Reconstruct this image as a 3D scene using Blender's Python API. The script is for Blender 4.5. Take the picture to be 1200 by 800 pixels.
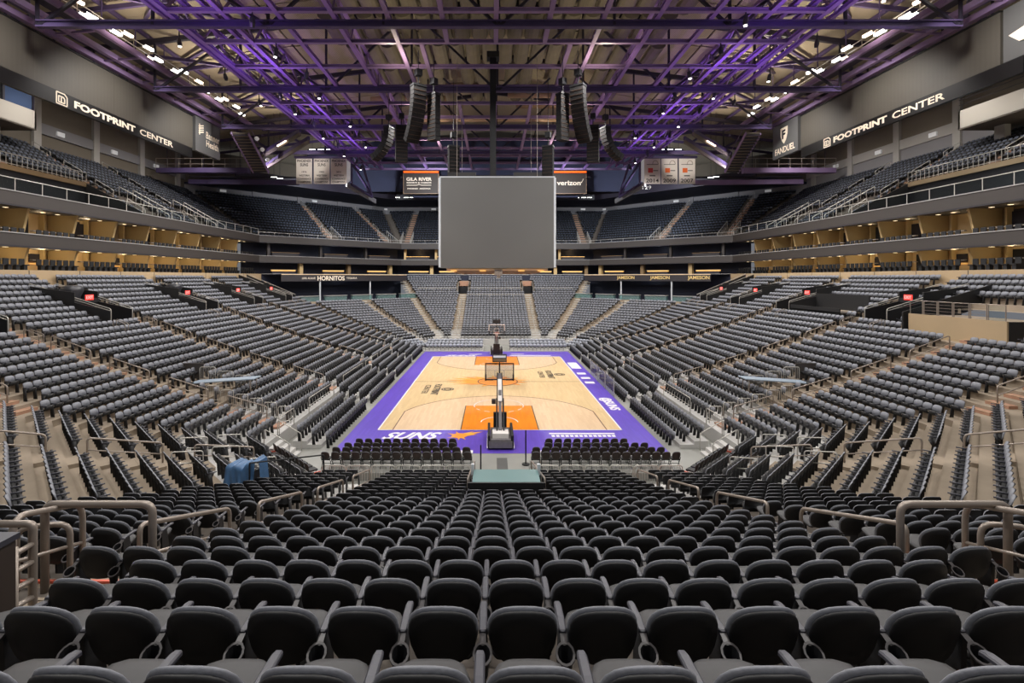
import bpy, math, random
import numpy as np
from mathutils import Matrix, Vector
random.seed(7)
for o in list(bpy.data.objects): bpy.data.objects.remove(o)
SC = bpy.context.scene
COL = SC.collection
R = math.radians
S2 = math.sqrt(.5)
# ------------------------------------------------------------------ camera
FPX = 578.5; CX = -0.41; CZ = 9.54
cam_d = bpy.data.cameras.new('camera'); cam = bpy.data.objects.new('camera', cam_d); COL.objects.link(cam)
cam.location = (CX, 0, CZ); cam.rotation_euler = (R(90), 0, 0)
cam_d.sensor_width = 36; cam_d.lens = FPX/1200*36
cam_d.shift_x = (600-578)/1200; cam_d.shift_y = -(400-325)/1200
cam_d.clip_start = .05; cam_d.clip_end = 400
SC.camera = cam
# ------------------------------------------------------------------ world and exposure
w = bpy.data.worlds.new('world'); SC.world = w; w.use_nodes = True
w.node_tree.nodes['Background'].inputs[0].default_value = (.86, .9, 1, 1)
w.node_tree.nodes['Background'].inputs[1].default_value = .35
SC.view_settings.view_transform = 'Standard'; SC.view_settings.look = 'None'
SC.view_settings.gamma = 1; SC.view_settings.use_curve_mapping = False
SC.view_settings.exposure = -0.95
# ------------------------------------------------------------------ arena lights (fixtures further down), plus added washes and uplights that have none
LAMPS = []
def lamp(kind, loc, energy, col=(1, .93, .84), target=None, size=.35, angle=120, blend=.8):
    d = bpy.data.lights.new('lamp_light', kind); d.energy = energy; d.color = col
    if kind in ('SPOT', 'POINT'): d.shadow_soft_size = size
    if kind == 'SPOT': d.spot_size = R(angle); d.spot_blend = blend
    o = bpy.data.objects.new('lamp_light', d); COL.objects.link(o); o.location = loc
    if target is not None:
        o.rotation_euler = (Vector(target)-Vector(loc)).to_track_quat('-Z', 'Y').to_euler()
    LAMPS.append(o); return o
RIG = [(-24, 22), (-24, 38), (-24, 54), (-20, 66), (24, 22), (24, 38), (24, 54), (20, 66),
       (-8, 18), (8, 18), (-8, 74), (8, 74), (0, 66), (-14, 60), (14, 60), (-8, 38), (8, 38), (-8, 54), (8, 54), (-8, 4), (8, 4)]
for x, y in RIG:
    lamp('SPOT', (x, y, 26.6), 11000, (1, .965, .93), (x*.9, y, 0), .5, 165, .5)
for x, y in [(-10, 34), (10, 34), (-10, 56), (10, 56)]:
    lamp('SPOT', (x, y, 26.4), 7000, (1, .95, .86), (x*.2, 45.2+(y-45.2)*.55, 0), .4, 42, .6)
for s in (-1, 1):                                           # floods on the catwalks wash the stands, the far bowl and the boards
    for y in (20, 32, 44, 56):
        lamp('SPOT', (s*29, y, 28.6), 9000, (1, .95, .9), (s*44, y+3, 16), .4, 110, .9)
    for y in (30, 42, 54, 66):                               # purple roof washes
        lamp('SPOT', (s*20, y, 24.6), 2000, (.46, .22, 1.0), (s*19, y+2, 34), .3, 150, .9)
    for y in (28, 41, 54, 67):                               # warm uplights without fixtures, added to brighten the roof deck
        lamp('SPOT', (s*9, y, 26.2), 1900, (1, .84, .62), (s*6, y, 38), .3, 160, .9)
        lamp('SPOT', (s*29.5, y, 28.6), 4200, (1, .86, .70), (s*30, y, 38), .3, 165, .9)
    for y in (34, 50, 66): lamp('SPOT', (s*33.6, y, 24.2), 5200, (.86, .74, 1), (0, y+4, 29), .3, 75, .9)      # added washes that brighten the undersides of the grid
    for y in (38, 48, 58, 68): lamp('SPOT', (s*41, y, 28.8), 5200, (1, .95, .9), (s*46, y+1, 18), .3, 140, .9)    # added out of sight behind the boards to brighten the upper stands
for s in (-1, 1): lamp('SPOT', (s*25.5, 62, 24.6), 9000, (1, .95, .9), (s*28, 74, 27), .2, 34, .8)   # added spots that lift the brightness of the banners
for x in (-26, -10, 10, 26):  # added spots to brighten the far upper seats and back wall
    lamp('SPOT', (x, 76, 24.4), 19000, (.88, .93, 1), (x*1.2, 104, 21), .4, 120, .9)

# ------------------------------------------------------------------ materials
M = {}
def mat(name, col, rough=.6, metal=0, noise=0, scale=3, bump=0, emit=0, alpha=1, spec=None, dist=0):
    m = bpy.data.materials.new(name); m.use_nodes = True; nt = m.node_tree; b = nt.nodes['Principled BSDF']
    c = (*col, 1)
    b.inputs['Base Color'].default_value = c; b.inputs['Roughness'].default_value = rough; b.inputs['Metallic'].default_value = metal
    if spec is not None: b.inputs['Specular IOR Level'].default_value = spec
    if emit: b.inputs['Emission Color'].default_value = c; b.inputs['Emission Strength'].default_value = emit
    if noise or bump:
        tc = nt.nodes.new('ShaderNodeTexCoord'); n = nt.nodes.new('ShaderNodeTexNoise'); n.inputs['Scale'].default_value = scale
        n.inputs['Detail'].default_value = 4
        nt.links.new(tc.outputs['Object'], n.inputs['Vector'])
        if noise:
            mx = nt.nodes.new('ShaderNodeMix'); mx.data_type = 'RGBA'
            mx.inputs[6].default_value = tuple(max(0, v*(1-noise)) for v in col)+(1,)
            mx.inputs[7].default_value = tuple(min(1, v*(1+noise)) for v in col)+(1,)
            nt.links.new(n.outputs['Fac'], mx.inputs[0]); nt.links.new(mx.outputs[2], b.inputs['Base Color'])
        if bump:
            bp = nt.nodes.new('ShaderNodeBump'); bp.inputs['Strength'].default_value = bump; bp.inputs['Distance'].default_value = .01
            nt.links.new(n.outputs['Fac'], bp.inputs['Height']); nt.links.new(bp.outputs[0], b.inputs['Normal'])
    M[name] = m; return m
def wave(name, col, col2, scale, axis='X', rough=.7, bump=.4, space='Object', metal=0):
    m = mat(name, col, rough, metal); nt = m.node_tree; b = nt.nodes['Principled BSDF']
    tc = nt.nodes.new('ShaderNodeTexCoord'); wv = nt.nodes.new('ShaderNodeTexWave'); wv.bands_direction = axis
    wv.inputs['Scale'].default_value = scale
    nt.links.new(tc.outputs[space], wv.inputs['Vector'])
    mx = nt.nodes.new('ShaderNodeMix'); mx.data_type = 'RGBA'; mx.inputs[6].default_value = (*col, 1); mx.inputs[7].default_value = (*col2, 1)
    nt.links.new(wv.outputs['Fac'], mx.inputs[0]); nt.links.new(mx.outputs[2], b.inputs['Base Color'])
    bp = nt.nodes.new('ShaderNodeBump'); bp.inputs['Strength'].default_value = bump; bp.inputs['Distance'].default_value = .03
    nt.links.new(wv.outputs['Fac'], bp.inputs['Height']); nt.links.new(bp.outputs[0], b.inputs['Normal'])
    return m
def s2l(r, g, b): return tuple(((v/255+.055)/1.055)**2.4 if v > 10 else v/255/12.92 for v in (r, g, b))

mat('cushion', s2l(118, 120, 127), .55, noise=.18, scale=40, bump=.25)
mat('shell', (.007, .007, .008), .6, noise=.3, scale=30)
mat('shell_brown', (.035, .022, .018), .5, noise=.3, scale=20)
mat('arm', s2l(58, 58, 66), .45)
mat('cup', (.02, .02, .022), .4); mat('cup_lip', s2l(84, 80, 80), .4)
mat('seat_pad', s2l(48, 47, 48), .55, noise=.2, scale=30)
mat('frame_black', (.012, .012, .014), .5)
mat('upper_cushion', s2l(66, 72, 86), .55)
mat('concrete', s2l(150, 136, 118), .85, noise=.22, scale=1.3, bump=.2)
mat('concrete_dark', s2l(92, 84, 76), .85, noise=.2, scale=1.3)
mat('deck_silver', s2l(188, 186, 182), .5, noise=.12, scale=2)
mat('step', s2l(168, 128, 104), .8, noise=.25, scale=2.5)
mat('step_pale', s2l(176, 172, 164), .8, noise=.15, scale=2.5)
mat('nosing', s2l(196, 168, 138), .7)
mat('rail', s2l(150, 139, 129), .4, .4)
mat('rail_pale', s2l(190, 186, 178), .4, .35)
mat('cream', s2l(170, 148, 116), .7, noise=.08, scale=.6)
mat('tan', s2l(206, 176, 128), .7, noise=.12, scale=.7)
mat('tan_dark', s2l(132, 108, 76), .7, noise=.1, scale=.7)
mat('fin', s2l(196, 168, 118), .6)
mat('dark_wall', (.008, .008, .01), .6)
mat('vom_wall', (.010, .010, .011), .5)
mat('navy', s2l(16, 24, 48), .6, noise=.3, scale=.8)
mat('fascia', s2l(60, 55, 52), .5, noise=.06, scale=2)
mat('fascia_cap', s2l(160, 158, 156), .4)
mat('fascia_dark', s2l(42, 38, 42), .5)
mat('wall_tan', s2l(112, 104, 92), .85, noise=.1, scale=.3)
mat('wall_grey', s2l(132, 130, 132), .85, noise=.08, scale=.3)
mat('wall_stripe', s2l(168, 164, 158), .8)
mat('wall_pale', s2l(176, 170, 160), .8)
wave('led_panel', s2l(80, 76, 69), s2l(78, 74, 67), .8, 'Y', .55, .05)
mat('led_dark', s2l(14, 13, 13), .5); mat('pale_cushion', s2l(160, 164, 174), .5)
mat('sign_grey', s2l(88, 88, 88), .55)
mat('letter_white', s2l(228, 214, 194), .5, emit=.35)
mat('white_sign', s2l(225, 225, 225), .5, emit=.35)
mat('gold_letter', s2l(205, 175, 110), .5, emit=.35)
mat('black', (.006, .006, .007), .6)
mat('sign_brown', s2l(52, 42, 36), .6)
mat('orange_light', s2l(255, 96, 20), .5, emit=1.6)
mat('screen', s2l(100, 99, 96), .4, noise=.05, scale=.25)
mat('screen_edge', s2l(200, 204, 208), .4)
mat('scoreboard_body', s2l(40, 38, 38), .5)
mat('tan_light', s2l(222, 190, 150), .6, emit=.25)
mat('purple_beam', s2l(132, 110, 148), .5, noise=.15, scale=1)
mat('purple_deep', s2l(74, 62, 98), .5, noise=.15, scale=1)
mat('dark_steel', s2l(38, 34, 46), .5); mat('grid_purple', s2l(134, 104, 168), .45, noise=.12, scale=1)
wave('roof_deck', s2l(176, 164, 140), s2l(140, 130, 110), 2.2, 'X', .7, .6)
mat('baffle', s2l(104, 98, 82), .9, noise=.25, scale=.8)
mat('duct', s2l(150, 124, 100), .5, .2)
mat('soffit', s2l(34, 38, 62), .8, noise=.3, scale=.5)
mat('lamp_face', (1, .96, .9), .5, emit=14)
mat('lamp_warm', (1, .78, .6), .5, emit=10)
mat('lamp_purple', (.55, .35, 1), .5, emit=6)
mat('lamp_body', (.03, .03, .035), .4)
mat('bar_light', s2l(255, 196, 110), .5, emit=1.4)
mat('downlight', s2l(255, 226, 180), .5, emit=4)
mat('red_exit', s2l(255, 60, 50), .5, emit=1.6)
mat('banner_white', s2l(206, 198, 188), .8)
mat('print_black', (.02, .018, .02), .8)
mat('print_orange', s2l(206, 96, 40), .8)
mat('print_red', s2l(190, 60, 60), .8)
mat('glass_blue', s2l(70, 86, 116), .1)
mat('tarp', s2l(64, 100, 138), .5, noise=.4, scale=4, bump=1.0)
mat('table_blue', s2l(150, 164, 178), .45, noise=.06, scale=2)
mat('teal_deck', s2l(100, 130, 130), .35, noise=.1, scale=1.2)
mat('floor_grey', s2l(140, 140, 134), .5, noise=.18, scale=.7)
mat('floor_strip', s2l(84, 84, 82), .5, noise=.2, scale=1)
mat('white_paint', s2l(232, 228, 230), .5)
mat('black_paint', (.03, .025, .02), .5)
mat('red_edge', s2l(214, 92, 66), .5)
mat('cart_white', s2l(222, 216, 212), .5, noise=.1, scale=6)
mat('cart_grey', s2l(110, 106, 108), .5, noise=.3, scale=6)
mat('rim_orange', s2l(200, 80, 30), .4)
mat('net_white', s2l(225, 225, 225), .7)
mat('blue_cloth', s2l(92, 120, 170), .7)
mat('tv', s2l(40, 40, 50), .2)
mat('speaker', (.006, .005, .005), .85)
mat('speaker_lip', s2l(84, 62, 48), .5)
mat('counter', s2l(150, 140, 128), .5)
# court
def court_mat(name, ca, cb, line=.5, rough=.28):
    m = mat(name, ca, rough); nt = m.node_tree; b = nt.nodes['Principled BSDF']
    tc = nt.nodes.new('ShaderNodeTexCoord'); br = nt.nodes.new('ShaderNodeTexBrick')
    mp = nt.nodes.new('ShaderNodeMapping'); mp.inputs['Rotation'].default_value = (0, 0, R(90)); nt.links.new(tc.outputs['Object'], mp.inputs['Vector'])
    nt.links.new(mp.outputs[0], br.inputs['Vector'])
    br.inputs['Color1'].default_value = (*ca, 1); br.inputs['Color2'].default_value = (*cb, 1)
    br.inputs['Mortar'].default_value = tuple(v*.8 for v in ca)+(1,)
    br.inputs['Scale'].default_value = 1; br.inputs['Brick Width'].default_value = 1.2; br.inputs['Row Height'].default_value = .14
    br.inputs['Mortar Size'].default_value = .004
    nt.links.new(br.outputs['Color'], b.inputs['Base Color'])
court_mat('wood', s2l(222, 194, 148), s2l(210, 180, 132))
court_mat('wood_pink', s2l(226, 196, 160), s2l(214, 182, 144))
court_mat('purple_floor', s2l(104, 78, 196), s2l(96, 72, 184))
court_mat('orange_floor', s2l(240, 142, 30), s2l(232, 132, 24))
mat('yellow_print', s2l(240, 170, 60), .4); mat('orange_print', s2l(238, 150, 50), .4); mat('maroon_line', s2l(96, 50, 30), .4)
def glass(name, col, k, base=.02):
    m = bpy.data.materials.new(name); m.use_nodes = True; nt = m.node_tree; nt.nodes.clear()
    o = nt.nodes.new('ShaderNodeOutputMaterial'); mx = nt.nodes.new('ShaderNodeMixShader'); t = nt.nodes.new('ShaderNodeBsdfTransparent'); g = nt.nodes.new('ShaderNodeBsdfPrincipled')
    t.inputs[0].default_value = (*col, 1); g.inputs['Roughness'].default_value = .08; g.inputs['Base Color'].default_value = tuple(v*base for v in col)+(1,)
    mx.inputs[0].default_value = k; nt.links.new(t.outputs[0], mx.inputs[1]); nt.links.new(g.outputs[0], mx.inputs[2]); nt.links.new(mx.outputs[0], o.inputs[0])
    M[name] = m
glass('glass', (.93, .97, .98), .05); glass('glass_teal', (.55, .8, .78), .35, .5); glass('acrylic', (.93, .95, .97), .2, .25)

# ------------------------------------------------------------------ mesh helpers
class MB:
    def __init__(s): s.v = []; s.f = []; s.m = []
    def add(s, vs, fs, mi=0):
        n = len(s.v); s.v += [tuple(p) for p in vs]; s.f += [tuple(i+n for i in f) for f in fs]; s.m += [mi]*len(fs); return s
    def box(s, c, d, rz=0, mi=0, rx=0):
        q = Matrix.Rotation(rz, 3, 'Z') @ Matrix.Rotation(rx, 3, 'X')
        vs = [Vector(c)+q @ Vector((x*d[0]/2, y*d[1]/2, z*d[2]/2)) for x in (-1, 1) for y in (-1, 1) for z in (-1, 1)]
        return s.add(vs, [(0, 1, 3, 2), (4, 6, 7, 5), (0, 4, 5, 1), (2, 3, 7, 6), (0, 2, 6, 4), (1, 5, 7, 3)], mi)
    def hexa(s, b, t, mi=0):            # bottom quad, top quad
        return s.add(list(b)+list(t), [(3, 2, 1, 0), (4, 5, 6, 7), (0, 1, 5, 4), (1, 2, 6, 5), (2, 3, 7, 6), (3, 0, 4, 7)], mi)
    def bar(s, p, q, w, h=None, mi=0, up=(0, 0, 1)):
        p = Vector(p); q = Vector(q); h = h or w; d = (q-p).normalized(); u = Vector(up)
        if abs(d.dot(u)) > .98: u = Vector((0, 1, 0))
        a = d.cross(u).normalized()*w/2; b = a.cross(d).normalized()*h/2
        return s.hexa([p-a-b, p+a-b, q+a-b, q-a-b], [p-a+b, p+a+b, q+a+b, q-a+b], mi)
    def tube(s, pts, r, n=6, mi=0, cap=True):
        pts = [Vector(p) for p in pts]; base = len(s.v); ref = None
        for i, p in enumerate(pts):
            d = (pts[min(i+1, len(pts)-1)]-pts[max(i-1, 0)]).normalized()
            if ref is None: ref = d.orthogonal().normalized()
            else: ref = (ref-d*ref.dot(d)).normalized()
            b = d.cross(ref)
            rr = r[i] if isinstance(r, (list, tuple)) else r
            s.v += [tuple(p+(ref*math.cos(2*math.pi*k/n)+b*math.sin(2*math.pi*k/n))*rr) for k in range(n)]
        for i in range(len(pts)-1):
            for k in range(n):
                s.f.append((base+i*n+k, base+i*n+(k+1) % n, base+(i+1)*n+(k+1) % n, base+(i+1)*n+k)); s.m.append(mi)
        if cap:
            s.f.append(tuple(base+k for k in reversed(range(n)))); s.f.append(tuple(base+(len(pts)-1)*n+k for k in range(n))); s.m += [mi, mi]
        return s
    def loft(s, rings, mi=0, mis=None):
        base = len(s.v); n = len(rings[0])
        for r in rings: s.v += [tuple(p) for p in r]
        for i in range(len(rings)-1):
            for k in range(n):
                s.f.append((base+i*n+k, base+i*n+(k+1) % n, base+(i+1)*n+(k+1) % n, base+(i+1)*n+k)); s.m.append(mis[i] if mis else mi)
        s.f.append(tuple(base+k for k in reversed(range(n)))); s.m.append(mis[0] if mis else mi)
        s.f.append(tuple(base+(len(rings)-1)*n+k for k in range(n))); s.m.append(mis[-1] if mis else mi)
        return s
    def prism(s, poly, z0, z1, mi=0):
        n = len(poly)
        return s.add([(x, y, z0) for x, y in poly]+[(x, y, z1) for x, y in poly],
                     [tuple(reversed(range(n))), tuple(range(n, 2*n))]+[(k, (k+1) % n, n+(k+1) % n, n+k) for k in range(n)], mi)
    def mesh(s, name, mats, smooth=False):
        me = bpy.data.meshes.new(name); me.from_pydata(s.v, [], s.f)
        for m in (mats if isinstance(mats, (list, tuple)) else [mats]): me.materials.append(M[m] if isinstance(m, str) else m)
        if max(s.m or [0]) > 0: me.polygons.foreach_set('material_index', s.m)
        if smooth:
            me.polygons.foreach_set('use_smooth', [True]*len(me.polygons))
        me.update(); return me
LONG = []
def link(name, data, parent=None, label=None, cat=None, group=None, kind=None, loc=None, rz=None):
    o = bpy.data.objects.new(name, data); COL.objects.link(o)
    if parent is not None: o.parent = parent
    if label:
        o['label'] = label
        if len(label.split()) > 16: LONG.append(label)
    if cat: o['category'] = cat
    if group: o['group'] = group
    if kind: o['kind'] = kind
    if loc is not None: o.location = loc
    if rz is not None: o.rotation_euler = (0, 0, rz)
    return o
def part(name, mb, mats, parent=None, smooth=False, **k): return link(name, mb.mesh(name, mats, smooth), parent, **k)
def empty(name, loc=(0, 0, 0), rz=0, parent=None, **k):
    o = link(name, None, parent, loc=loc, rz=rz, **k); o.empty_display_size = .2; return o
def struct(name, mb, mats, parent=None, smooth=False, **k):
    if parent is None: k['kind'] = 'structure'
    return part(name, mb, mats, parent, smooth, **k)
def arc_corner(a, c, b, r, n=4):
    a, c, b = Vector(a), Vector(c), Vector(b); d1 = (a-c).normalized(); d2 = (b-c).normalized()
    p, q = c+d1*r, c+d2*r
    return [(p*(1-t)**2+c*2*t*(1-t)+q*t*t) for t in [k/n for k in range(n+1)]]
def bent(pts, r, cr, seg=8, mb=None, mi=0):
    out = [Vector(pts[0])]
    for i in range(1, len(pts)-1): out += arc_corner(pts[i-1], pts[i], pts[i+1], cr)
    out.append(Vector(pts[-1])); mb = mb or MB(); mb.tube(out, r, seg, mi); return mb
ORD = ['first', 'second', 'third', 'fourth', 'fifth', 'sixth', 'seventh', 'eighth', 'ninth', 'tenth', 'eleventh', 'twelfth', 'thirteenth', 'fourteenth', 'fifteenth', 'sixteenth', 'seventeenth', 'eighteenth', 'nineteenth', 'twentieth', 'twenty-first', 'twenty-second', 'twenty-third', 'twenty-fourth', 'twenty-fifth', 'twenty-sixth', 'twenty-seventh', 'twenty-eighth', 'twenty-ninth', 'thirtieth', 'thirty-first', 'thirty-second', 'thirty-third', 'thirty-fourth', 'thirty-fifth', 'thirty-sixth', 'thirty-seventh', 'thirty-eighth', 'thirty-ninth', 'fortieth']
def nth(n): return ORD[n-1]
_txt = {}
def text_mesh(s, wd, ht, mt, bold=0.0, ext=.0, shear=0):
    cu = bpy.data.curves.new('lettering', 'FONT'); cu.body = s; cu.size = 1; cu.resolution_u = 3; cu.offset = bold; cu.extrude = .02; cu.shear = shear
    o = bpy.data.objects.new('tmp', cu); COL.objects.link(o)
    bpy.context.view_layer.update()
    me = bpy.data.meshes.new_from_object(o.evaluated_get(bpy.context.evaluated_depsgraph_get()))
    bpy.data.objects.remove(o); bpy.data.curves.remove(cu)
    n = len(me.vertices); a = np.zeros(n*3); me.vertices.foreach_get('co', a); a = a.reshape(-1, 3)
    lo, hi = a.min(0), a.max(0); c = (lo+hi)/2; sz = hi-lo
    a = (a-c)/np.array([sz[0], sz[1], sz[2]])*np.array([wd, ht, max(ext, .01)]); me.vertices.foreach_set('co', a.ravel())
    me.materials.clear(); me.materials.append(M[mt]); me.update(); return me
def frame(o, loc, right, up):
    r = Vector(right).normalized(); u = Vector(up).normalized(); n = r.cross(u)
    m = Matrix((r, u, n)).transposed().to_4x4(); m.translation = Vector(loc); o.matrix_basis = m
def text(s, wd, ht, mt, loc, right, up, parent=None, name='lettering', **k):
    ks = {a: k.pop(a) for a in ('bold', 'ext', 'shear') if a in k}
    o = link(name, text_mesh(s, wd, ht, mt, **ks), parent, **k); frame(o, loc, right, up); return o
def flat(poly, th, mt, loc, right, up, parent, name):
    mb = MB().prism(poly, 0, th); o = part(name, mb, mt, parent); frame(o, loc, right, up); return o

# ------------------------------------------------------------------ bowl geometry: eight straight segments round the court
PITCH = .86
def ztop(i): return 7.54-.355*i+.0031*i*i
def zf(i): return ztop(i)-.85
def trow(i): return PITCH*(20-i)
SEG = {}
class Seg:
    def __init__(s, nm, c, dr, out, half): s.nm = nm; s.c = Vector(c); s.d = Vector(dr); s.o = Vector(out); s.half = half; s.rot = math.atan2(-s.inn()[0], s.inn()[1])
    def inn(s): return (-s.o[0], -s.o[1])
    def P(s, u, t, z): p = s.c+s.d*u+s.o*t; return Vector((p.x, p.y, z))
hE = lambda t: 8.2+.4142*t
hS = lambda t: 20.3+.4142*t
hD = lambda t: S2*(4.7+.5858*t)
for nm, c, dr, out, h in [('near', (0, 20.2), (1, 0), (0, -1), hE), ('far', (0, 70.2), (1, 0), (0, 1), hE), ('left', (-12.9, 45.2), (0, 1), (-1, 0), hS), ('right', (12.9, 45.2), (0, 1), (1, 0), hS),
                          ('far_left', (-10.55, 67.85), (S2, S2), (-S2, S2), hD), ('far_right', (10.55, 67.85), (-S2, S2), (S2, S2), hD),
                          ('near_left', (-10.55, 22.55), (S2, -S2), (-S2, -S2), hD), ('near_right', (10.55, 22.55), (-S2, -S2), (S2, -S2), hD)]:
    SEG[nm] = Seg(nm, c, dr, out, h)
def seg_block(mb, sg, t0, t1, z0, z1, u0=None, u1=None, mi=0, z0b=None, z1b=None):
    s = SEG[sg]; a0 = -s.half(t0) if u0 is None else u0; a1 = -s.half(t1) if u0 is None else u0
    b0 = s.half(t0) if u1 is None else u1; b1 = s.half(t1) if u1 is None else u1
    z0b = z0 if z0b is None else z0b; z1b = z1 if z1b is None else z1b
    mb.hexa([s.P(a0, t0, z0), s.P(b0, t0, z0), s.P(b1, t1, z0b), s.P(a1, t1, z0b)], [s.P(a0, t0, z1), s.P(b0, t0, z1), s.P(b1, t1, z1b), s.P(a1, t1, z1b)], mi)
    return mb
def proj(p): return (578+FPX*(p[0]-CX)/p[1], 325-FPX*(p[2]-CZ)/p[1]) if p[1] > .3 else (-9999, 9999)
def seen(p, mx=130, my=60):
    x, y = proj(p); return -mx < x < 1200+mx and -my < y < 800+my
# ------------------------------------------------------------------ court and floor
VOMS = [26.8, 36.4, 48.1, 57.6, 66.2]
fl = struct('floor', MB().box((0, 45, -.06), (34, 62, .1)), 'floor_grey')
struct('apron', MB().box((0, 45.2, -.004), (18.4, 36.8, .012)), 'purple_floor', fl)
struct('playing_surface', MB().box((0, 45.2, .004), (15.24, 28.65, .012)), 'wood', fl)
def key(sy):
    yb = 45.2-sy*14.325
    Y = lambda d: yb+sy*d
    # three-point area in paler wood, then the painted lane
    pts = [(-6.7, Y(0)), (-6.7, Y(4.27))]
    for k in range(1, 24):
        a = math.acos(-6.7/7.24)+(math.acos(6.7/7.24)-math.acos(-6.7/7.24))*k/24
        pts.append((7.24*math.cos(a), Y(1.6)+sy*7.24*math.sin(a)))
    pts += [(6.7, Y(4.27)), (6.7, Y(0))]
    if sy < 0: pts = pts[::-1]
    struct('three_point_area', MB().prism(pts, .010, .014), 'wood_pink', fl)
    mb = MB()
    for a, b in zip(pts[:-1], pts[1:]): mb.bar((a[0], a[1], .016), (b[0], b[1], .016), .07, .006)
    struct('three_point_line', mb, 'maroon_line', fl)
    struct('lane_paint', MB().prism([(-2.44, Y(0)), (2.44, Y(0)), (2.44, Y(5.8)), (-2.44, Y(5.8))][::sy], .014, .020), 'orange_floor', fl)
    mb = MB()
    for x in (-2.44, 2.44): mb.bar((x, Y(0), .022), (x, Y(5.8), .022), .06, .006)
    struct('lane_line', mb, 'black_paint', fl)
    mb = MB()
    def arc(r, d0, a0, a1, n, dash=False):
        for k in range(n):
            if dash and k % 2: continue
            p, q = [(r*math.cos(R(a)), Y(d0)+sy*r*math.sin(R(a)), .026) for a in (a0+(a1-a0)*k/n, a0+(a1-a0)*(k+1)/n)]
            mb.bar(p, q, .06, .004)
    arc(1.22, 1.6, 0, 180, 14); arc(1.83, 5.8, 180, 360, 13, True); arc(1.83, 5.8, 0, 180, 14)
    struct('court_arc', mb, 'white_paint', fl)
key(1); key(-1)
mb = MB()
for y in (30.88, 59.52): mb.box((0, y, .016), (15.34, .08, .006))
for x in (-7.62, 7.62): mb.box((x, 45.2, .016), (.08, 28.7, .006))
struct('boundary_line', mb, 'white_paint', fl)
struct('half_way_line', MB().box((0, 45.2, .016), (15.2, .05, .005)), 'black_paint', fl)
# the centre emblem: a ball with flames streaming off its left side
em = empty('centre_emblem', (0, 45.2, .018), parent=fl)
for k, (a, ln, wd) in enumerate([(196, 4.2, .5), (184, 4.6, .45), (172, 4.9, .5), (160, 4.6, .5), (148, 4.0, .5), (135, 3.3, .45), (208, 3.0, .4), (15, 2.9, .45), (-8, 2.7, .4), (40, 2.6, .4), (70, 2.5, .4), (100, 2.7, .4), (-35, 2.5, .4), (235, 2.5, .4)]):
    c, s = math.cos(R(a)), math.sin(R(a))
    part('flame', MB().prism([(c*1.5+s*wd, s*1.5-c*wd), (c*ln, s*ln), (c*1.5-s*wd, s*1.5+c*wd)], 0, .004+.0003*k), 'yellow_print' if k % 2 else 'orange_print', em)
circ = lambda r, n=32, cx=0, cy=0: [(cx+r*math.cos(2*math.pi*k/n), cy+r*math.sin(2*math.pi*k/n)) for k in range(n)]
part('ball', MB().prism(circ(1.83), .009, .012), 'orange_print', em)
mb = MB()
for a, b in zip(circ(1.8, 40), circ(1.8, 40)[1:]+circ(1.8, 40)[:1]): mb.bar((*a, .014), (*b, .014), .1, .004)
for off in (-.8, 0, .8): mb.bar((-1.7*math.sqrt(1-(off/1.83)**2), off, .014), (1.7*math.sqrt(1-(off/1.83)**2), off, .014), .07, .004)
mb.bar((0, -1.75, .014), (0, 1.75, .014), .07, .004)
part('ball_seam', mb, 'maroon_line', em)
# comet emblem near the left end of the near baseline
em = empty('comet_emblem', (-2.45, 29.75, .010), parent=fl); em.scale = (.85, .85, 1)
part('ball', MB().prism(circ(.55, 20), 0, .008), 'orange_print', em)
for k, (dx, dy, wd) in enumerate([(1.7, .95, .4), (1.3, .3, .3), (1.0, 1.0, .3), (-.9, .5, .25), (-.8, -.5, .25), (0, -1.0, .2), (.5, -.9, .2), (-.3, .95, .2)]):
    l = math.hypot(dx, dy); nx, ny = -dy/l*wd, dx/l*wd
    part('flame', MB().prism([(-nx, -ny), (dx, dy), (nx, ny)], 0, .003+.0004*k), 'yellow_print', em)
F = (1, 0, 0)
text('SUNS', 3.5, 1.25, 'white_paint', (-5.3, 29.75, .012), F, (0, 1, 0), fl, bold=.03, shear=.5)
text('SUNS', 3.9, .8, 'white_paint', (-4.3, 60.3, .012), (1, 0, 0), (0, 1, 0), fl, bold=.03, shear=.4)
text('@SUNS', 3.6, 1.0, 'white_paint', (8.35, 37.3, .012), (0, -1, 0), (1, 0, 0), fl, bold=.03)
for x in (-5.25, 5.15):
    y = 42.1 if x < 0 else 48.5
    text('FOOTPRINT', 3.9, .62, 'black_paint', (x, y, .02), (0, -1, 0), (1, 0, 0), fl, bold=.02)
    text('CENTER', 3.2, .5, 'print_black', (x-.85, y, .02), (0, -1, 0), (1, 0, 0), fl)
    em = empty('arena_emblem', (x+.95, y, .02), parent=fl)
    for r in (.5, .28):
        mb = MB()
        for a, b in zip(circ(r, 4+8), circ(r, 12)[1:]+circ(r, 12)[:1]): mb.bar((*a, 0), (*b, 0), .12, .006)
        part('emblem_ring', mb, 'black_paint', em)
struct('printed_stripe', MB().box((5.0, 30.15, .012), (4.0, .22, .004)), 'white_paint', fl)
for k in range(14): struct('printed_mark', MB().box((3.2+.28*k, 29.7, .012), (.19, .34, .004)), 'white_paint', fl)
for y in (53.5, 49.0, 46.8, 44.8): struct('printed_mark', MB().box((8.35, y, .012), (.85 if y < 50 else 1.0, .8 if y < 50 else 3.6, .004)), 'white_paint', fl)
struct('printed_stripe', MB().box((4.1, 60.3, .012), (5.0, .4, .004)), 'white_paint', fl)
for x in (-1.95, 2.15): struct('printed_mark', MB().box((x, 27.0, .012), (.85, .45, .004)), 'white_paint', fl)
for x in (-2.6, 2.6): struct('printed_mark', MB().box((x, 61.4, .012), (1.6, .3, .004)), 'white_paint', fl)
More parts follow.
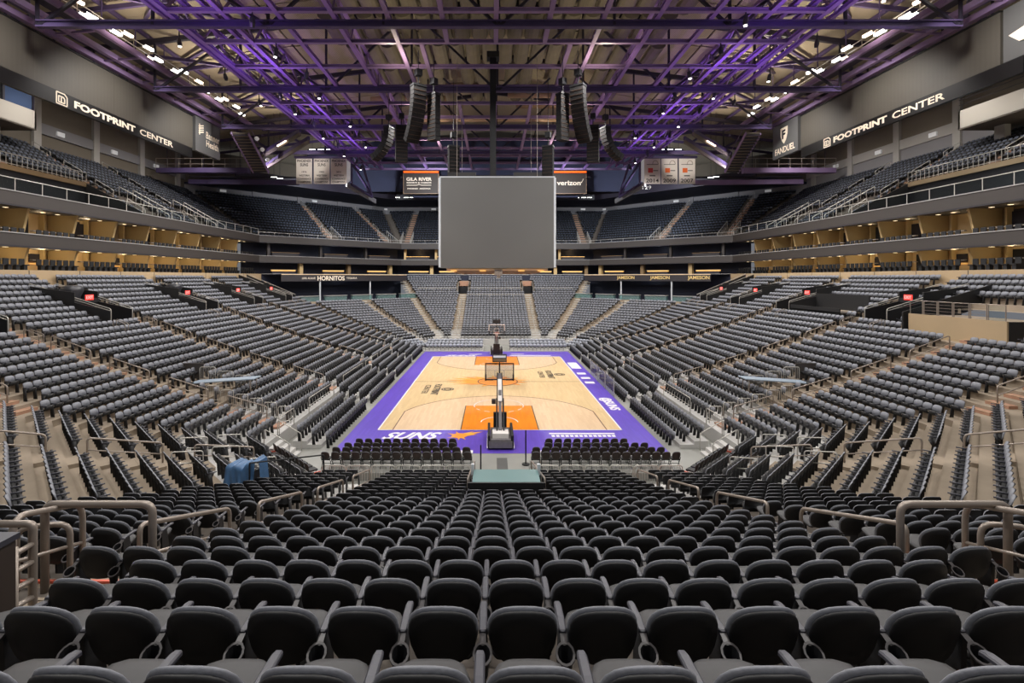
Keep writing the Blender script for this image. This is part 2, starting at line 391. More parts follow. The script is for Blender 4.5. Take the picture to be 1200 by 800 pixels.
struct('service_strip', MB().box((.05, 21.6, .0), (.55, 9, .012)), 'floor_strip', fl)

# ------------------------------------------------------------------ seating terraces
HOLES = {s: [] for s in SEG}         # trenches cut through the terrace: (u0, u1, upper row, lower row)
NOSEAT = {s: [] for s in SEG}        # no seats here, terrace stays
HOLES['near'].append((-1.15, 1.15, 14, 20))
for sd in ('left', 'right'):
    for y in VOMS: HOLES[sd].append((y-45.2-1.05, y-45.2+1.05, 0, 2))
for sd in ('far_left', 'far_right'): NOSEAT[sd].append((-30, 30, 3, 3)); HOLES[sd].append((-40, 40, -6, 2))
NOSEAT['left'].append((22.1, 40, -6, 1)); NOSEAT['right'].append((22.1, 40, -6, 1))
for x in (-5.7, 5.7): HOLES['far'].append((x-.9, x+.9, -3, 0))
NOSEAT['right'].append((26.2-45.2, 33.7-45.2, -1, 3)); NOSEAT['left'] += [(35.2-45.2, 37.6-45.2, -2, -1), (47-45.2, 49.2-45.2, -2, -1)]; NOSEAT['right'].append((40.2-45.2, 46.8-45.2, 0, 2))
HOLES['right'].append((27.0-45.2, 33.4-45.2, -1, 2))
HOLES['right'] = [h for h in HOLES['right'] if abs(h[0]-(26.8-45.2-1.05)) > .1]
for sd in ('left', 'right'): NOSEAT[sd].append((30.4-45.2, 31.95-45.2, 13, 15))
NOSEAT['near_left'].append((3.2, 6, 16, 19)); NOSEAT['near_right'].append((3.4, 6, 18, 20))
AISLES = {'near': [(-5.28, -6, 20), (5.28, -6, 20)], 'far': [(-5.7, -6, 20), (5.7, -6, 20)],
          'left': [(y-45.2, -6, 20) for y in (28.9, 38.5, 50.2, 60.2)]+[(-23.0, -6, 10)], 'right': [(y-45.2, -6, 20) for y in (28.9, 38.5, 50.2, 60.2)]+[(-23.0, -6, 10)],
          'far_left': [(0, -6, 20)], 'far_right': [(0, -6, 20)], 'near_left': [(0, -6, 20)], 'near_right': [(0, -6, 20)]}
KNEE_AISLE = {'far': .75, 'far_left': .55, 'far_right': .55}
def spans(L0, L1, cuts):
    out = [(L0, L1)]
    for a, b in cuts:
        nx = []
        for x, y in out:
            if b <= x or a >= y: nx.append((x, y)); continue
            if a > x: nx.append((x, a))
            if b < y: nx.append((b, y))
        out = nx
    return out
TN = {'near': 'near end', 'far': 'far end', 'left': 'left side', 'right': 'right side', 'far_left': 'far left corner', 'far_right': 'far right corner', 'near_left': 'near left corner', 'near_right': 'near right corner'}
for nm, s in SEG.items():
    mb = MB()
    for i in range(20, -7, -1):
        t0, t1 = trow(i)-.60, trow(i)+.26
        if nm == 'near' and 20.2-t1 < -4: continue
        z = zf(i); zu = zf(i-1) if i > -6 else z
        mi = 1 if i >= 17 else 0
        cuts = [(a, b) for a, b, lo, hi in HOLES[nm] if lo <= i <= hi]
        h0, h1 = s.half(t0), s.half(t1)
        for a, b in spans(-h0, h0, cuts):
            a1 = -h1 if a == -h0 else a; b1 = h1 if b == h0 else b
            mb.add([s.P(a, t0, z), s.P(b, t0, z), s.P(b1, t1, z), s.P(a1, t1, z)], [(0, 1, 2, 3)], mi)
            mb.add([s.P(a1, t1, z), s.P(b1, t1, z), s.P(b1, t1, zu), s.P(a1, t1, zu)], [(0, 1, 2, 3)], mi)
            if i == 20: mb.add([s.P(a, t0, 0), s.P(b, t0, 0), s.P(b, t0, z), s.P(a, t0, z)], [(0, 1, 2, 3)], 1)
    # closed underside and back
    struct('seating_terrace', mb, ['concrete_dark' if nm == 'near' else 'concrete', 'deck_silver'])  # near end coloured darker to stand for the shade under its seats
# ------------------------------------------------------------------ aisle steps
step_cache = {}
def step_mesh(h, pale, wd=1.06):
    k = (round(h, 3), pale if pale == 2 and pale is not True else bool(pale), wd)
    if k not in step_cache:
        mb = MB().box((0, -.05, h/2), (wd, .40, h)); mb.box((0, .14, h+.002), (wd, .05, .012), mi=1)
        step_cache[k] = mb.mesh('step', [{False: 'step', True: 'step_pale', 2: 'concrete'}[pale], 'concrete' if pale == 2 else 'nosing'])
    return step_cache[k]
def place(o, p, rz): o.location = p; o.rotation_euler = (0, 0, rz)
for nm, s in SEG.items():
    al = [(u, lo, hi, False) for u, lo, hi in AISLES[nm]]
    if nm in ('far',): al += [(sg*1, -6, 20, True) for sg in (-1, 1)]
    for u, lo, hi, knee in al:
        e = empty('aisle_stairs', kind='structure')
        for i in range(hi, lo-1, -1):
            if any(a < u < b and l-1 <= i <= h for a, b, l, h in HOLES[nm]): continue
            if i == -6: continue
            t = trow(i); uu = u if not knee else u*(s.half(t)-.0)
            p = s.P(uu, t+.02, zf(i))
            if not seen(p, 300, 200): continue
            h = (zf(i-1)-zf(i))/2
            place(link('step', step_mesh(h, 2 if nm.startswith('near') else nm.startswith('far')), e), p, s.rot)
            q = s.P(uu, t+.10, zf(i))
# ------------------------------------------------------------------ seats
def se_outline(a, b, zc, n0, N=20, taper=.10):
    out = []
    for k in range(N):
        th = 2*math.pi*k/N; c, s = math.cos(th), math.sin(th); n = n0-.45 if s > 0 else n0+.3
        x = a*math.copysign(abs(c)**(2/n), c); z = b*math.copysign(abs(s)**(2/n), s)
        x *= 1-taper*max(0, -z/b)
        out.append((x, zc+z))
    return out
def ylean(x, z, off=0): return -(z-.47)*.24+.055*(x/.22)**2+off
def slab(outl, y0, y1, inset=.02, mi=0):
    cx = 0; cz = sum(p[1] for p in outl)/len(outl)
    def ring(k, off): return [((x)*k, ylean(x*k, cz+(z-cz)*k, off), cz+(z-cz)*k) for x, z in outl]
    f = 1-inset/.2
    g = 1-inset/.2*.35
    d = (y1-y0)*.3
    return MB().loft([ring(.5, y0-.004), ring(f, y0), ring(g, y0+d), ring(1, (y0+y1)/2), ring(g, y1-d), ring(f, y1), ring(.5, y1-.012)], mi)
back_shell = slab(se_outline(.216, .200, .636, 2.8, 24), -.030, .002, .010)
back_cush = slab(se_outline(.224, .209, .640, 2.8, 24), .000, .036, .012)
def seat_mb(fold):
    mb = MB(); L = .36; ca, sa = math.cos(fold), math.sin(fold); z_ = .42
    rings = []
    for y, wd, th in [(0, .17, .03), (.03, .19, .06), (.16, .205, .075), (.28, .197, .075), (.34, .17, .065), (.37, .12, .045), (.38, .06, .02)]:
        r = []
        for k in range(12):
            a = 2*math.pi*k/12
            x = wd*math.copysign(abs(math.cos(a))**.45, math.cos(a)); z = th/2*math.copysign(abs(math.sin(a))**.6, math.sin(a))
            r.append((x, .06+y*ca-z*sa, .43+y*sa+z*ca))
        rings.append(r)
    return mb.loft(rings)
arm_mb = MB()
rr = []
for y, z, wd in [(.0, .630, .018), (.01, .636, .024), (.12, .642, .026), (.26, .636, .025), (.295, .628, .02), (.305, .618, .012)]:
    rr.append([(wd*c, y, z+h) for c, h in [(-1, -.012), (1, -.012), (1, .004), (.7, .012), (-.7, .012), (-1, .004)]])
arm_mb.loft(rr)
leg_mb = MB().hexa([(-.018, .02, 0), (.018, .02, 0), (.018, .22, 0), (-.018, .22, 0)], [(-.018, -.01, .62), (.018, -.01, .62), (.018, .12, .62), (-.018, .12, .62)])
leg_mb.box((0, .12, .015), (.07, .28, .03))
cup_mb = MB()
def ringc(r, z, tilt, n=12): return [(r*math.cos(2*math.pi*k/n), -.105+r*1.15*math.sin(2*math.pi*k/n)*math.cos(tilt), z+r*math.sin(2*math.pi*k/n)*math.sin(tilt)) for k in range(n)]
cup_mb.loft([ringc(.034, .45, 0), ringc(.038, .50, .1), ringc(.048, .555, .5), ringc(.060, .575, .6), ringc(.060, .584, .6), ringc(.047, .584, .6), ringc(.040, .53, .4), ringc(.034, .47, 0)], mis=[0, 0, 0, 1, 1, 0, 0])
cup_mb.bar((0, -.06, .595), (0, .02, .63), .04, .02, 1)
ME = {'shell': back_shell.mesh('backrest_shell', 'shell', True), 'cush': back_cush.mesh('backrest', 'cushion', True), 'seat': seat_mb(R(7)).mesh('seat', 'seat_pad', True),
      'arm': arm_mb.mesh('armrest', 'arm'), 'cup': cup_mb.mesh('cup_holder', ['cup', 'cup_lip'], False), 'leg': leg_mb.mesh('leg', 'frame_black')}
def make_seat(p, rz, label, group, arm_left=False):
    e = empty('arena_seat', p, rz, label=label, cat=None); e['category'] = 'seat'; e['group'] = group
    b = link('backrest', ME['cush'], e); link('backrest_shell', ME['shell'], b)
    link('seat', ME['seat'], e)
    for sx in ((-.25, .25) if arm_left else (.25,)):
        a = link('armrest', ME['arm'], e, loc=(sx, 0, 0)); link('cup_holder', ME['cup'], a, loc=(0, 0, 0))
        link('leg', ME['leg'], e, loc=(sx, 0, 0))
    return e
# low-detail versions, joined by the thousand
def lod_seat(fold=False, rear='black'):
    mb = MB()
    ol = [(-.222, .51), (.222, .51), (.238, .60), (.238, .73), (.226, .795), (.17, .838), (0, .85), (-.17, .838), (-.226, .795), (-.238, .73), (-.238, .60)]
    n = len(ol)
    back = [(x*.97, ylean(x, z, -.028), z-.004) for x, z in ol]; mid = [(x, ylean(x*.6, z, .004), z) for x, z in ol]; fr = [(x*.94, ylean(x*.6, z, .04), z-.010) for x, z in ol]
    b = len(mb.v); mb.v += back+mid+fr
    mb.f.append(tuple(range(n))); mb.m.append(1)
    for r in (0, 1):
        for k in range(n): mb.f.append((b+r*n+k, b+(r+1)*n+k, b+(r+1)*n+(k+1) % n, b+r*n+(k+1) % n)); mb.m.append(1 if r == 0 else 0)
    mb.f.append(tuple(b+2*n+k for k in reversed(range(n)))); mb.m.append(0)
    if fold: mb.hexa([(-.19, .06, .42), (.19, .06, .42), (.19, .12, .42), (-.19, .12, .42)], [(-.18, .13, .76), (.18, .13, .76), (.18, .19, .75), (-.18, .19, .75)], 2)
    else:
        mb.hexa([(-.2, .06, .40), (.2, .06, .40), (.2, .13, .385), (-.2, .13, .385)], [(-.17, .17, .58), (.17, .17, .58), (.17, .24, .565), (-.17, .24, .565)], 1)
        mb.hexa([(-.17, .17, .58), (.17, .17, .58), (.17, .24, .565), (-.17, .24, .565)], [(-.15, .18, .60), (.15, .18, .60), (.15, .23, .59), (-.15, .23, .59)], 2)
    mb.hexa([(.224, 0, .615), (.276, 0, .615), (.274, .29, .615), (.226, .29, .615)], [(.224, 0, .645), (.276, 0, .645), (.274, .29, .645), (.226, .29, .645)], 3)
    mb.hexa([(.235, .03, 0), (.265, .03, 0), (.265, .2, 0), (.235, .2, 0)], [(.235, -.01, .62), (.265, -.01, .62), (.265, .12, .62), (.235, .12, .62)], 1)
    return mb
def stuff_mesh(name, mb, inst, mats):
    """inst: (x, y, z, rz) list -> one mesh"""
    V = np.array(mb.v); inst = np.array(inst); n = len(V); K = len(inst)
    c, s = np.cos(inst[:, 3])[:, None], np.sin(inst[:, 3])[:, None]
    X = V[None, :, 0]*c-V[None, :, 1]*s+inst[:, 0:1]; Y = V[None, :, 0]*s+V[None, :, 1]*c+inst[:, 1:2]; Z = V[None, :, 2]+inst[:, 2:3]
    co = np.stack([X, Y, Z], 2).reshape(-1)
    loops = np.concatenate([np.array(f) for f in mb.f]); tot = np.array([len(f) for f in mb.f])
    L = (loops[None, :]+(np.arange(K)*n)[:, None]).reshape(-1); T = np.tile(tot, K); st = np.concatenate([[0], np.cumsum(T)[:-1]])
    me = bpy.data.meshes.new(name); me.vertices.add(n*K); me.vertices.foreach_set('co', co)
    me.loops.add(len(L)); me.loops.foreach_set('vertex_index', L.astype(np.int32)); me.polygons.add(len(T))
    me.polygons.foreach_set('loop_start', st.astype(np.int32)); me.polygons.foreach_set('loop_total', T.astype(np.int32))
    for m in mats: me.materials.append(M[m])
    me.polygons.foreach_set('material_index', np.tile(np.array(mb.m), K).astype(np.int32))
    me.update(calc_edges=True); return me
ALL = []      # (dist, p, rz, seg, i, k-from-where label info, fold, arm_left)
for nm, s in SEG.items():
    for i in range(20, -7, -1):
        t = trow(i); z = zf(i); h = s.half(t)
        if nm == 'near':
            if i < -1: continue
            if i <= 2: us = [(-.225-.5*k, 'L', k) for k in range(8)]+[(.275+.5*k, 'R', k) for k in range(8)]
            elif i == 3: us = [(.07, 'M', 0)]+[(.07-.5*k, 'L', k) for k in range(1, 11)]+[(.07+.5*k, 'R', k) for k in range(1, 11)]
            else: us = [(.07, 'M', 0)]+[(.07-.5*k, 'L', k) for k in range(1, 10)]+[(.07+.5*k, 'R', k) for k in range(1, 10)]
            if i >= 14: us = [q for q in us if abs(q[0]) > 1.35]
            if i >= 4:
                n = int((h-.3-5.95)/.5)
                us += [(-5.95-.25-.5*k, 'LB', k+1) for k in range(n)]+[(5.95+.25+.5*k, 'RB', k+1) for k in range(n)]
        else:
            cuts = [(u-.62, u+.62) for u, lo, hi in AISLES[nm] if lo <= i <= hi]+[(a-.25, b+.25) for a, b, lo, hi in HOLES[nm] if lo-1 <= i <= hi]+[(a, b) for a, b, lo, hi in NOSEAT[nm] if lo <= i <= hi]
            e = KNEE_AISLE.get(nm, .12)
            us = []
            for bi, (a, b) in enumerate(spans(-h+e, h-.12 if nm in ('far_left', 'far_right') and 0 else h-e, cuts)):
                n = int((b-a)/.5)
                if n < 1: continue
                d = (b-a-n*.5)/2
                us += [(a+d+.25+.5*k, 'B%d' % bi, k+1) for k in range(n)]
        if nm == 'far' : us = [q for q in us]
        for u, bl, k in us:
            p = s.P(u, t, z)
            if not seen((p.x, p.y, p.z+.6)): continue
            if nm == 'near' and i <= 3 and abs(u) > 5.4: continue
            if nm == 'near': p.y += .08 if i > -1 else .02
            ALL.append((math.hypot(p.x-CX, p.y), p, s.rot, nm, i, bl, k, i >= 17))
ALL.sort(key=lambda q: q[0])
near300 = [q for q in ALL if q[3] == 'near' and proj(q[1])[0] > -60 and proj(q[1])[0] < 1260 and proj((q[1].x, q[1].y, q[1].z+.85))[1] < 799][:300]
ids = set(id(q) for q in near300)
WORD = {'L': 'left', 'R': 'right'}
for q in near300:
    _, p, rz, nm, i, bl, k, fold = q
    row = nth(i+2)
    if bl in ('L', 'R'):
        if i <= 2: lb = 'black arena seat, %s row from the camera, %s %s of the middle armrest' % (row, nth(k+1), WORD[bl])
        else: lb = 'black arena seat, %s row from the camera, %s %s of the middle seat' % (row, nth(k), WORD[bl])
    elif bl == 'M': lb = 'black arena seat in the very middle of the %s row from the camera' % row
    else: lb = 'black arena seat across the %s aisle, %s row back, %s from that aisle' % ('left' if bl == 'LB' else 'right', row, nth(k))
    make_seat(p, rz, lb, 'black seats of the near end block', arm_left=(bl == 'L' and ((i <= 2 and k == 7) or (i > 2 and k in (9, 10)))))
rest = [q for q in ALL if id(q) not in ids]
op = [(q[1].x, q[1].y, q[1].z, q[2]) for q in rest if not q[7]]; fo = [(q[1].x, q[1].y, q[1].z, q[2]) for q in rest if q[7]]
print('SEATS', len(ALL), len(near300), len(op), len(fo))
m1 = stuff_mesh('lower_bowl_seats', lod_seat(), op, ['cushion', 'shell', 'seat_pad', 'arm'])
link('lower_bowl_seats', m1, label='thousands of grey and black tip-up seats filling the lower bowl rows', cat='seats', kind='stuff')
m2 = stuff_mesh('front_row_seats', lod_seat(True), fo, ['cushion', 'shell', 'seat_pad', 'arm'])
link('front_row_seats', m2, label='folded-up grey seats on the pale platform rows nearest the court', cat='seats', kind='stuff')

# ------------------------------------------------------------------ portable chairs round the court
pc_back = slab(se_outline(.205, .20, .66, 3.0, 18, .12), -.02, .02, .02).mesh('backrest', 'shell_brown', True)
pc_seat = MB().box((0, .24, .45), (.40, .40, .07)).mesh('seat', 'shell')
pc_leg = MB().tube([(-.2, .4, 0), (-.2, .04, .48), (-.2, -.02, .6)], .014, 5).tube([(-.2, 0, 0), (-.2, .4, .44)], .014, 5).tube([(.2, .4, 0), (.2, .04, .48), (.2, -.02, .6)], .014, 5).tube([(.2, 0, 0), (.2, .4, .44)], .014, 5).tube([(-.2, .2, .22), (.2, .2, .22)], .012, 5).mesh('leg_frame', 'frame_black')
pc_rim = MB().tube([(x, ylean(x, z, 0)-.004, z) for x, z in [(-.17, .80), (-.12, .845), (-.05, .865), (.05, .865), (.12, .845), (.17, .80)]], .013, 5).mesh('top_edge', 'cushion')
def portable(p, rz, label, group):
    e = empty('portable_chair', p, rz, label=label, cat='chair', group=group)
    b = link('backrest', pc_back, e); link('top_edge', pc_rim, b); link('seat', pc_seat, e); link('leg_frame', pc_leg, e)
for side, xs in (('left', -1), ('right', 1)):
    for k in range(4):
        y = 26.7-1.02*k; z = .12*k
        x0, x1 = [(-7.9, -2.35), (-8.2, -2.3), (-8.5, -1.5), (-8.7, -1.4)][k] if side == 'left' else [(2.35, 6.9), (2.2, 7.7), (1.5, 8.2), (1.4, 8.6)][k]
        n = int((x1-x0)/.475); st = (x1-x0)/n
        for j in range(n):
            idx = j if side == 'right' else n-1-j
            x = x0+st*(j+.5)
            portable((x, y, z), 0, 'dark chair %s of the near basket, %s row back, %s from the tunnel' % (side, nth(k+1), nth(idx+1)), 'portable chairs behind the near baseline')
        if k: struct('portable_riser', MB().box(((x0+x1)/2, y+.05, z/2), (x1-x0+.1, 1.02, z)), 'floor_grey')
# side and far portable blocks
lp = lod_seat(True)
inst = []; 
def riser_rows(sd):
    sg = -1 if sd == 'left' else 1
    for (ya, yb) in ((27.6, 36.2), (37.4, 46.4), (47.4, 56.0), (57.0, 64.5)):
        for k, x in enumerate((9.75, 10.55, 11.35, 12.05)):
            if ya < 30 and k > 2: continue
            z = .0+.2*k
            if k: struct('portable_riser', MB().box((sg*(x-.12), (ya+yb)/2, z/2), (.8, yb-ya, z)), 'deck_silver')
            n = int((yb-ya)/.5)
            for j in range(n): inst.append((sg*x, ya+.25+.5*j, z, (-math.pi/2 if sg < 0 else math.pi/2)))
riser_rows('left'); riser_rows('right')
far_i = []
for sg in (-1, 1):
    for k in range(3):
        y = 64.6+.95*k; z = .22*k
        for j in range(15): far_i.append((sg*(2.0+.5*j), y, z, math.pi))
        struct('portable_riser', MB().box((sg*5.6, y+.1, z/2+.01), (7.8, .95, z+.02)), 'deck_silver')
    for k in range(3):                                       # angled corner chairs at the far end
        for j in range(7):
            u = -1.7+.5*j; c = Vector((sg*(10.3+.65*k), 64.9+.65*k)); d = Vector((sg*-S2, S2)); p = c+d*u
            far_i.append((p.x, p.y, .22*k, R(-135) if sg < 0 else R(135)))
link('courtside_side_chairs', stuff_mesh('courtside_side_chairs', lp, inst, ['cushion', 'shell', 'seat_pad', 'arm']), label='rows of grey portable chairs along both sides of the court', cat='chairs', kind='stuff')
link('far_baseline_chairs', stuff_mesh('far_baseline_chairs', lod_seat(), far_i, ['pale_cushion', 'shell', 'pale_cushion', 'arm']), label='pale grey portable chairs behind the far baseline', cat='chairs', kind='stuff')
# near corner blocks with the red edge
for sg, sn in ((-1, 'left'), (1, 'right')):
    e = empty('corner_riser', (sg*10.1, 24.2, 0), R(-45) if sg < 0 else R(45), label='angled %s corner riser block with red edging by the near baseline' % sn, cat='riser')
    for k in range(3): part('deck', MB().box((0, -.15-.85*k, .09+.18*k), (4.2, .85, .18+.36*k)), 'floor_grey', e)
    part('red_edge', MB().box((0, -2.28, .58), (4.26, .06, .07)).box((-2.12, -1.0, .55), (.06, 2.5, .07)).box((2.12, -1.0, .55), (.06, 2.5, .07)), 'red_edge', e)
    part('side_panel', MB().box((0, -2.27, .28), (4.2, .03, .55)), 'cream', e)
    for k in range(3):
        for j in range(8):
            a = R(-45) if sg < 0 else R(45); lx, ly = -1.85+.52*j, -.25-.85*k
            p = (sg*10.1+lx*math.cos(a)-ly*math.sin(a), 24.2+lx*math.sin(a)+ly*math.cos(a), .18*(k+1) if k else .18)
            portable((p[0], p[1], .18+.18*k), a, 'dark chair on the near %s corner riser, %s row up, %s along' % (sn, nth(k+1), nth(j+1)), 'chairs on the corner risers')
# ------------------------------------------------------------------ handrails on the aisles
def handrail(sg, u, ia, ib, label, group, mt='rail', ht=.92, r=.034, f=zf, tf=trow, name='handrail', rot=None):
    s = SEG[sg]; pa = s.P(u, tf(ia)-.1, f(ia)); pb = s.P(u, tf(ib)-.1, f(ib))
    if not (seen(pa, 60, 40) or seen(pb, 60, 40)): return
    a, b = pa, pb; up = Vector((0, 0, ht))
    e = part(name, bent([Vector((0, 0, 0)), up, b-a+up, b-a], r, .14, 6), mt, None, True, label=label, cat='railing', group=group)
    e.location = a
    m = Vector((0, 0, ht*.52)); part('middle_rail', MB().tube([m, b-a+m], r*.75, 6), mt, e, True)
for nm in SEG:
    for n, (u, lo, hi) in enumerate(sorted(AISLES[nm])):
        k = 0
        top = {'left': 3, 'right': 3, 'far': 1, 'far_left': 4, 'far_right': 4}.get(nm, 3)
        for i in range(hi-1, max(lo, top)+2, -4):
            k += 1
            if nm == 'near': lb = 'steel handrail on the %s front aisle, %s rail up from the court' % ('left' if u < 0 else 'right', nth(k))
            else: lb = 'steel handrail, %s aisle of the %s stand, %s up from the court' % (nth(n+1), TN[nm].replace(' corner', '').replace(' side', ''), nth(k))
            handrail(nm, u, i, i-2.7, lb, 'handrails on the lower aisles', 'rail' if nm != 'far' else 'rail_pale')
# ------------------------------------------------------------------ big rails and box in the left and right foreground
for sg, sn in ((-1, 'left'), (1, 'right')):
    def pp(px, py, Y): return Vector(((px-578)/FPX*Y+CX, Y, CZ-(py-325)/FPX*Y))
    e = part('barrier_rail', bent([(sg*5.95, 6.1, 5.62), (sg*5.95, 6.1, 6.74), (sg*4.62, 6.1, 6.74), (sg*4.62, 6.1, 5.6)], .045, .12, 8), 'rail', None, True, label='thick square steel rail across the top of the %s front aisle' % sn, cat='railing', group='foreground rails')
    e = part('stair_rail', bent([(sg*5.9, 6.6, 5.3), (sg*5.9, 6.6, 6.52), (sg*5.62, 5.35, 6.95), (sg*5.62, 5.35, 5.9)], .036, .22, 8), 'rail', None, True, label='curved steel stair rail just behind the %s square foreground rail' % sn, cat='railing', group='foreground rails')
    part('middle_rail', MB().tube([(sg*5.9, 6.6, 6.0), (sg*5.62, 5.35, 6.45)], .022, 6), 'rail', e, True)
    part('stair_rail', bent([(sg*5.81, 6.3, 5.4), (sg*5.81, 6.3, 6.41), (sg*6.3, 6.1, 6.44), (sg*6.3, 6.1, 5.4)], .034, .15, 8), 'rail', None, True, label='short bent grab rail standing inside the curved %s stair rail' % sn, cat='railing', group='foreground rails')
e = part('picket_gate', bent([(-4.84, 4.75, 5.6), (-4.84, 4.75, 7.17), (-5.6, 4.75, 7.17)], .036, .05, 8), 'rail', None, True, label='steel gate rail with four cross bars at the far left foreground', cat='railing')
part('post', MB().tube([(-4.73, 4.45, 5.6), (-4.73, 4.45, 7.1)], .03, 8), 'rail', e, True)
for k in range(4): part('cross_bar', MB().tube([(-4.84, 4.75, 6.47+.17*k), (-4.73, 4.45, 6.56+.16*k)], .026, 6), 'rail', e, True)
e = part('control_cabinet', MB().box((-4.92, 4.15, 6.5), (.7, .3, 1.55)), 'sign_brown', None, label='dark brown box at the left edge beside the steel gate rail', cat='cabinet')
part('top_edge', MB().box((-4.92, 4.15, 7.29), (.74, .34, .05)), 'arm', e)
struct('landing', MB().box((-6.0, 5.6, 5.5), (2.2, 1.9, .1)), 'concrete'); struct('landing', MB().box((6.0, 5.6, 5.5), (2.2, 1.9, .1)), 'concrete')
struct('landing_edge', MB().box((-6.0, 6.45, 5.57), (1.9, .04, .03)), 'red_edge'); struct('landing_edge', MB().box((6.0, 6.45, 5.57), (1.9, .04, .03)), 'red_edge')

# ------------------------------------------------------------------ vomitories with EXIT signs
def vomitory(sg, y, wn):
    s = SEG[sg]; uc = y-45.2; e = empty('vomitory', kind='structure')
    t0, t1, t2 = trow(2)-.6, trow(0)+.26, trow(-4)+.1
    for du in (-1.05, 1.05):
        a, b = uc+du-.07, uc+du+.07
        mb = MB().hexa([s.P(a, t0, zf(3)), s.P(b, t0, zf(3)), s.P(b, t1, zf(3)), s.P(a, t1, zf(3))], [s.P(a, t0, zf(2)+1.15), s.P(b, t0, zf(2)+1.15), s.P(b, t1, zf(0)+1.05), s.P(a, t1, zf(0)+1.05)])
        mb.hexa([s.P(a, t1, zf(0)), s.P(b, t1, zf(0)), s.P(b, t2, zf(-4)), s.P(a, t2, zf(-4))], [s.P(a, t1, zf(-2)+1.05), s.P(b, t1, zf(-2)+1.05), s.P(b, t2, zf(-4)+.75), s.P(a, t2, zf(-4)+.75)])
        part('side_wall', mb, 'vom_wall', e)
        r = part('side_rail', bent([s.P(uc+du, t0, zf(3)), s.P(uc+du, t0, zf(2)+1.3), s.P(uc+du, t2, zf(-4)+.95), s.P(uc+du, t2, zf(-4)+.3)], .03, .15, 6), 'rail_pale', e, True)
        r2 = MB()
        for k in range(4): t = t0+(t2-t0)*(k+.8)/4.6; z = zf(2)+1.3+(zf(-4)+.95-zf(2)-1.3)*(k+.8)/4.6; r2.tube([s.P(uc+du, t, z-.3), s.P(uc+du, t, z)], .018, 5)
        part('side_rail_upper', MB().tube([s.P(uc+du, t0, zf(2)+1.15), s.P(uc+du, t2, zf(-4)+.80)], .02, 5), 'rail_pale', e, True)
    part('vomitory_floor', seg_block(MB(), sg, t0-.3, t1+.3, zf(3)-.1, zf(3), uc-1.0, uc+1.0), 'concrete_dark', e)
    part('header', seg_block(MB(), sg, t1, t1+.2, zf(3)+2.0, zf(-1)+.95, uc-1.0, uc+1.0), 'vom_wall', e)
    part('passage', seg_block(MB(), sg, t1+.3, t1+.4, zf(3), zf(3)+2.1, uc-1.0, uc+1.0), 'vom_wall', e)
    p = s.P(uc, t1-.12, zf(3)+2.42)
    if seen(p, 20):
        x = part('exit_sign', MB().box((0, 0, 0), (.78, .1, .42)), 'lamp_body', None, label='red EXIT sign above the %s' % wn, cat='sign', group='exit signs over the vomitories', loc=p, rz=s.rot)
        part('lit_face', MB().box((0, .06, 0), (.74, .02, .38)), 'red_exit', x)
        q = text('EXIT', .6, .22, 'white_sign', (0, .078, 0), (-1, 0, 0), (0, 0, 1), x)
    for du in (-1.35, 1.35):
        for k in range(2):
            a = s.P(uc+du*(1+.22*k), trow(3)-.35, zf(3)); b = s.P(uc+du*(1+.22*k), trow(4)-.35, zf(4))
            if not seen(a, 40): continue
            g = part('landing_rail', bent([a, a+Vector((0, 0, .95)), b+Vector((0, 0, .95)), b], .024, .12, 6), 'rail', None, True, label='%s landing rail, %s, by the %s' % ('outer' if k else 'inner', 'near side' if du < 0 else 'far side', wn), cat='railing', group='vomitory landing rails')
            part('middle_rail', MB().tube([a+Vector((0, 0, .5)), b+Vector((0, 0, .5))], .018, 5), 'rail', g, True)
for sd in ('left', 'right'):
    for n, y in enumerate(VOMS):
        if sd == 'right' and n == 0: continue
        vomitory(sd, y, '%s vomitory of the %s stand' % (nth(n+1) if sd == 'left' else nth(n), sd))
for sx in (-1, 1):                                           # portals of the far end
    s = SEG['far']; u = 5.7*sx; e = empty('vomitory', kind='structure')
    part('header', seg_block(MB(), 'far', trow(-3)+.26, trow(-3)+.5, zf(1), zf(-4)+.7, u-.9, u+.9), 'black', e)
    for du in (-.9, .9):
        part('side_wall', seg_block(MB(), 'far', trow(0)-.6, trow(-3)+.3, zf(1), zf(0)+1.0, u+du-.06, u+du+.06, 0, zf(1), zf(-3)+.9), 'red_edge' if 0 else 'vom_wall', e)
        part('side_rail', MB().tube([s.P(u+du, trow(0)-.6, zf(1)), s.P(u+du, trow(0)-.6, zf(0)+1.15), s.P(u+du, trow(-3), zf(-3)+1.1)], .04, 5), 'rail_pale', e)
    part('portal_trim', seg_block(MB(), 'far', trow(-3)+.1, trow(-3)+.25, zf(-3)+.2, zf(-3)+1.1, u-.9, u+.9), 'step', e)
# guard rails across the far end
for n, (i, u0, u1) in enumerate([(3, -5, 5), (0, -4.7, 4.7), (0, -13.6, -6.8), (0, 6.8, 13.6)]):
    s = SEG['far']; a, b = s.P(u0, trow(i)-.55, zf(i)), s.P(u1, trow(i)-.55, zf(i)); up = Vector((0, 0, 1.0))
    g = part('guard_rail', MB().tube([a+up, b+up], .045, 6), 'rail_pale', None, label=['long pale guard rail across the middle of the far end block', 'upper pale guard rail above the middle far end block', 'pale guard rail on the left block of the far end', 'pale guard rail on the right block of the far end'][n], cat='railing')
    for k in range(6): p = a+(b-a)*k/5; part('post', MB().tube([p, p+up], .025, 5), 'rail_pale', g)
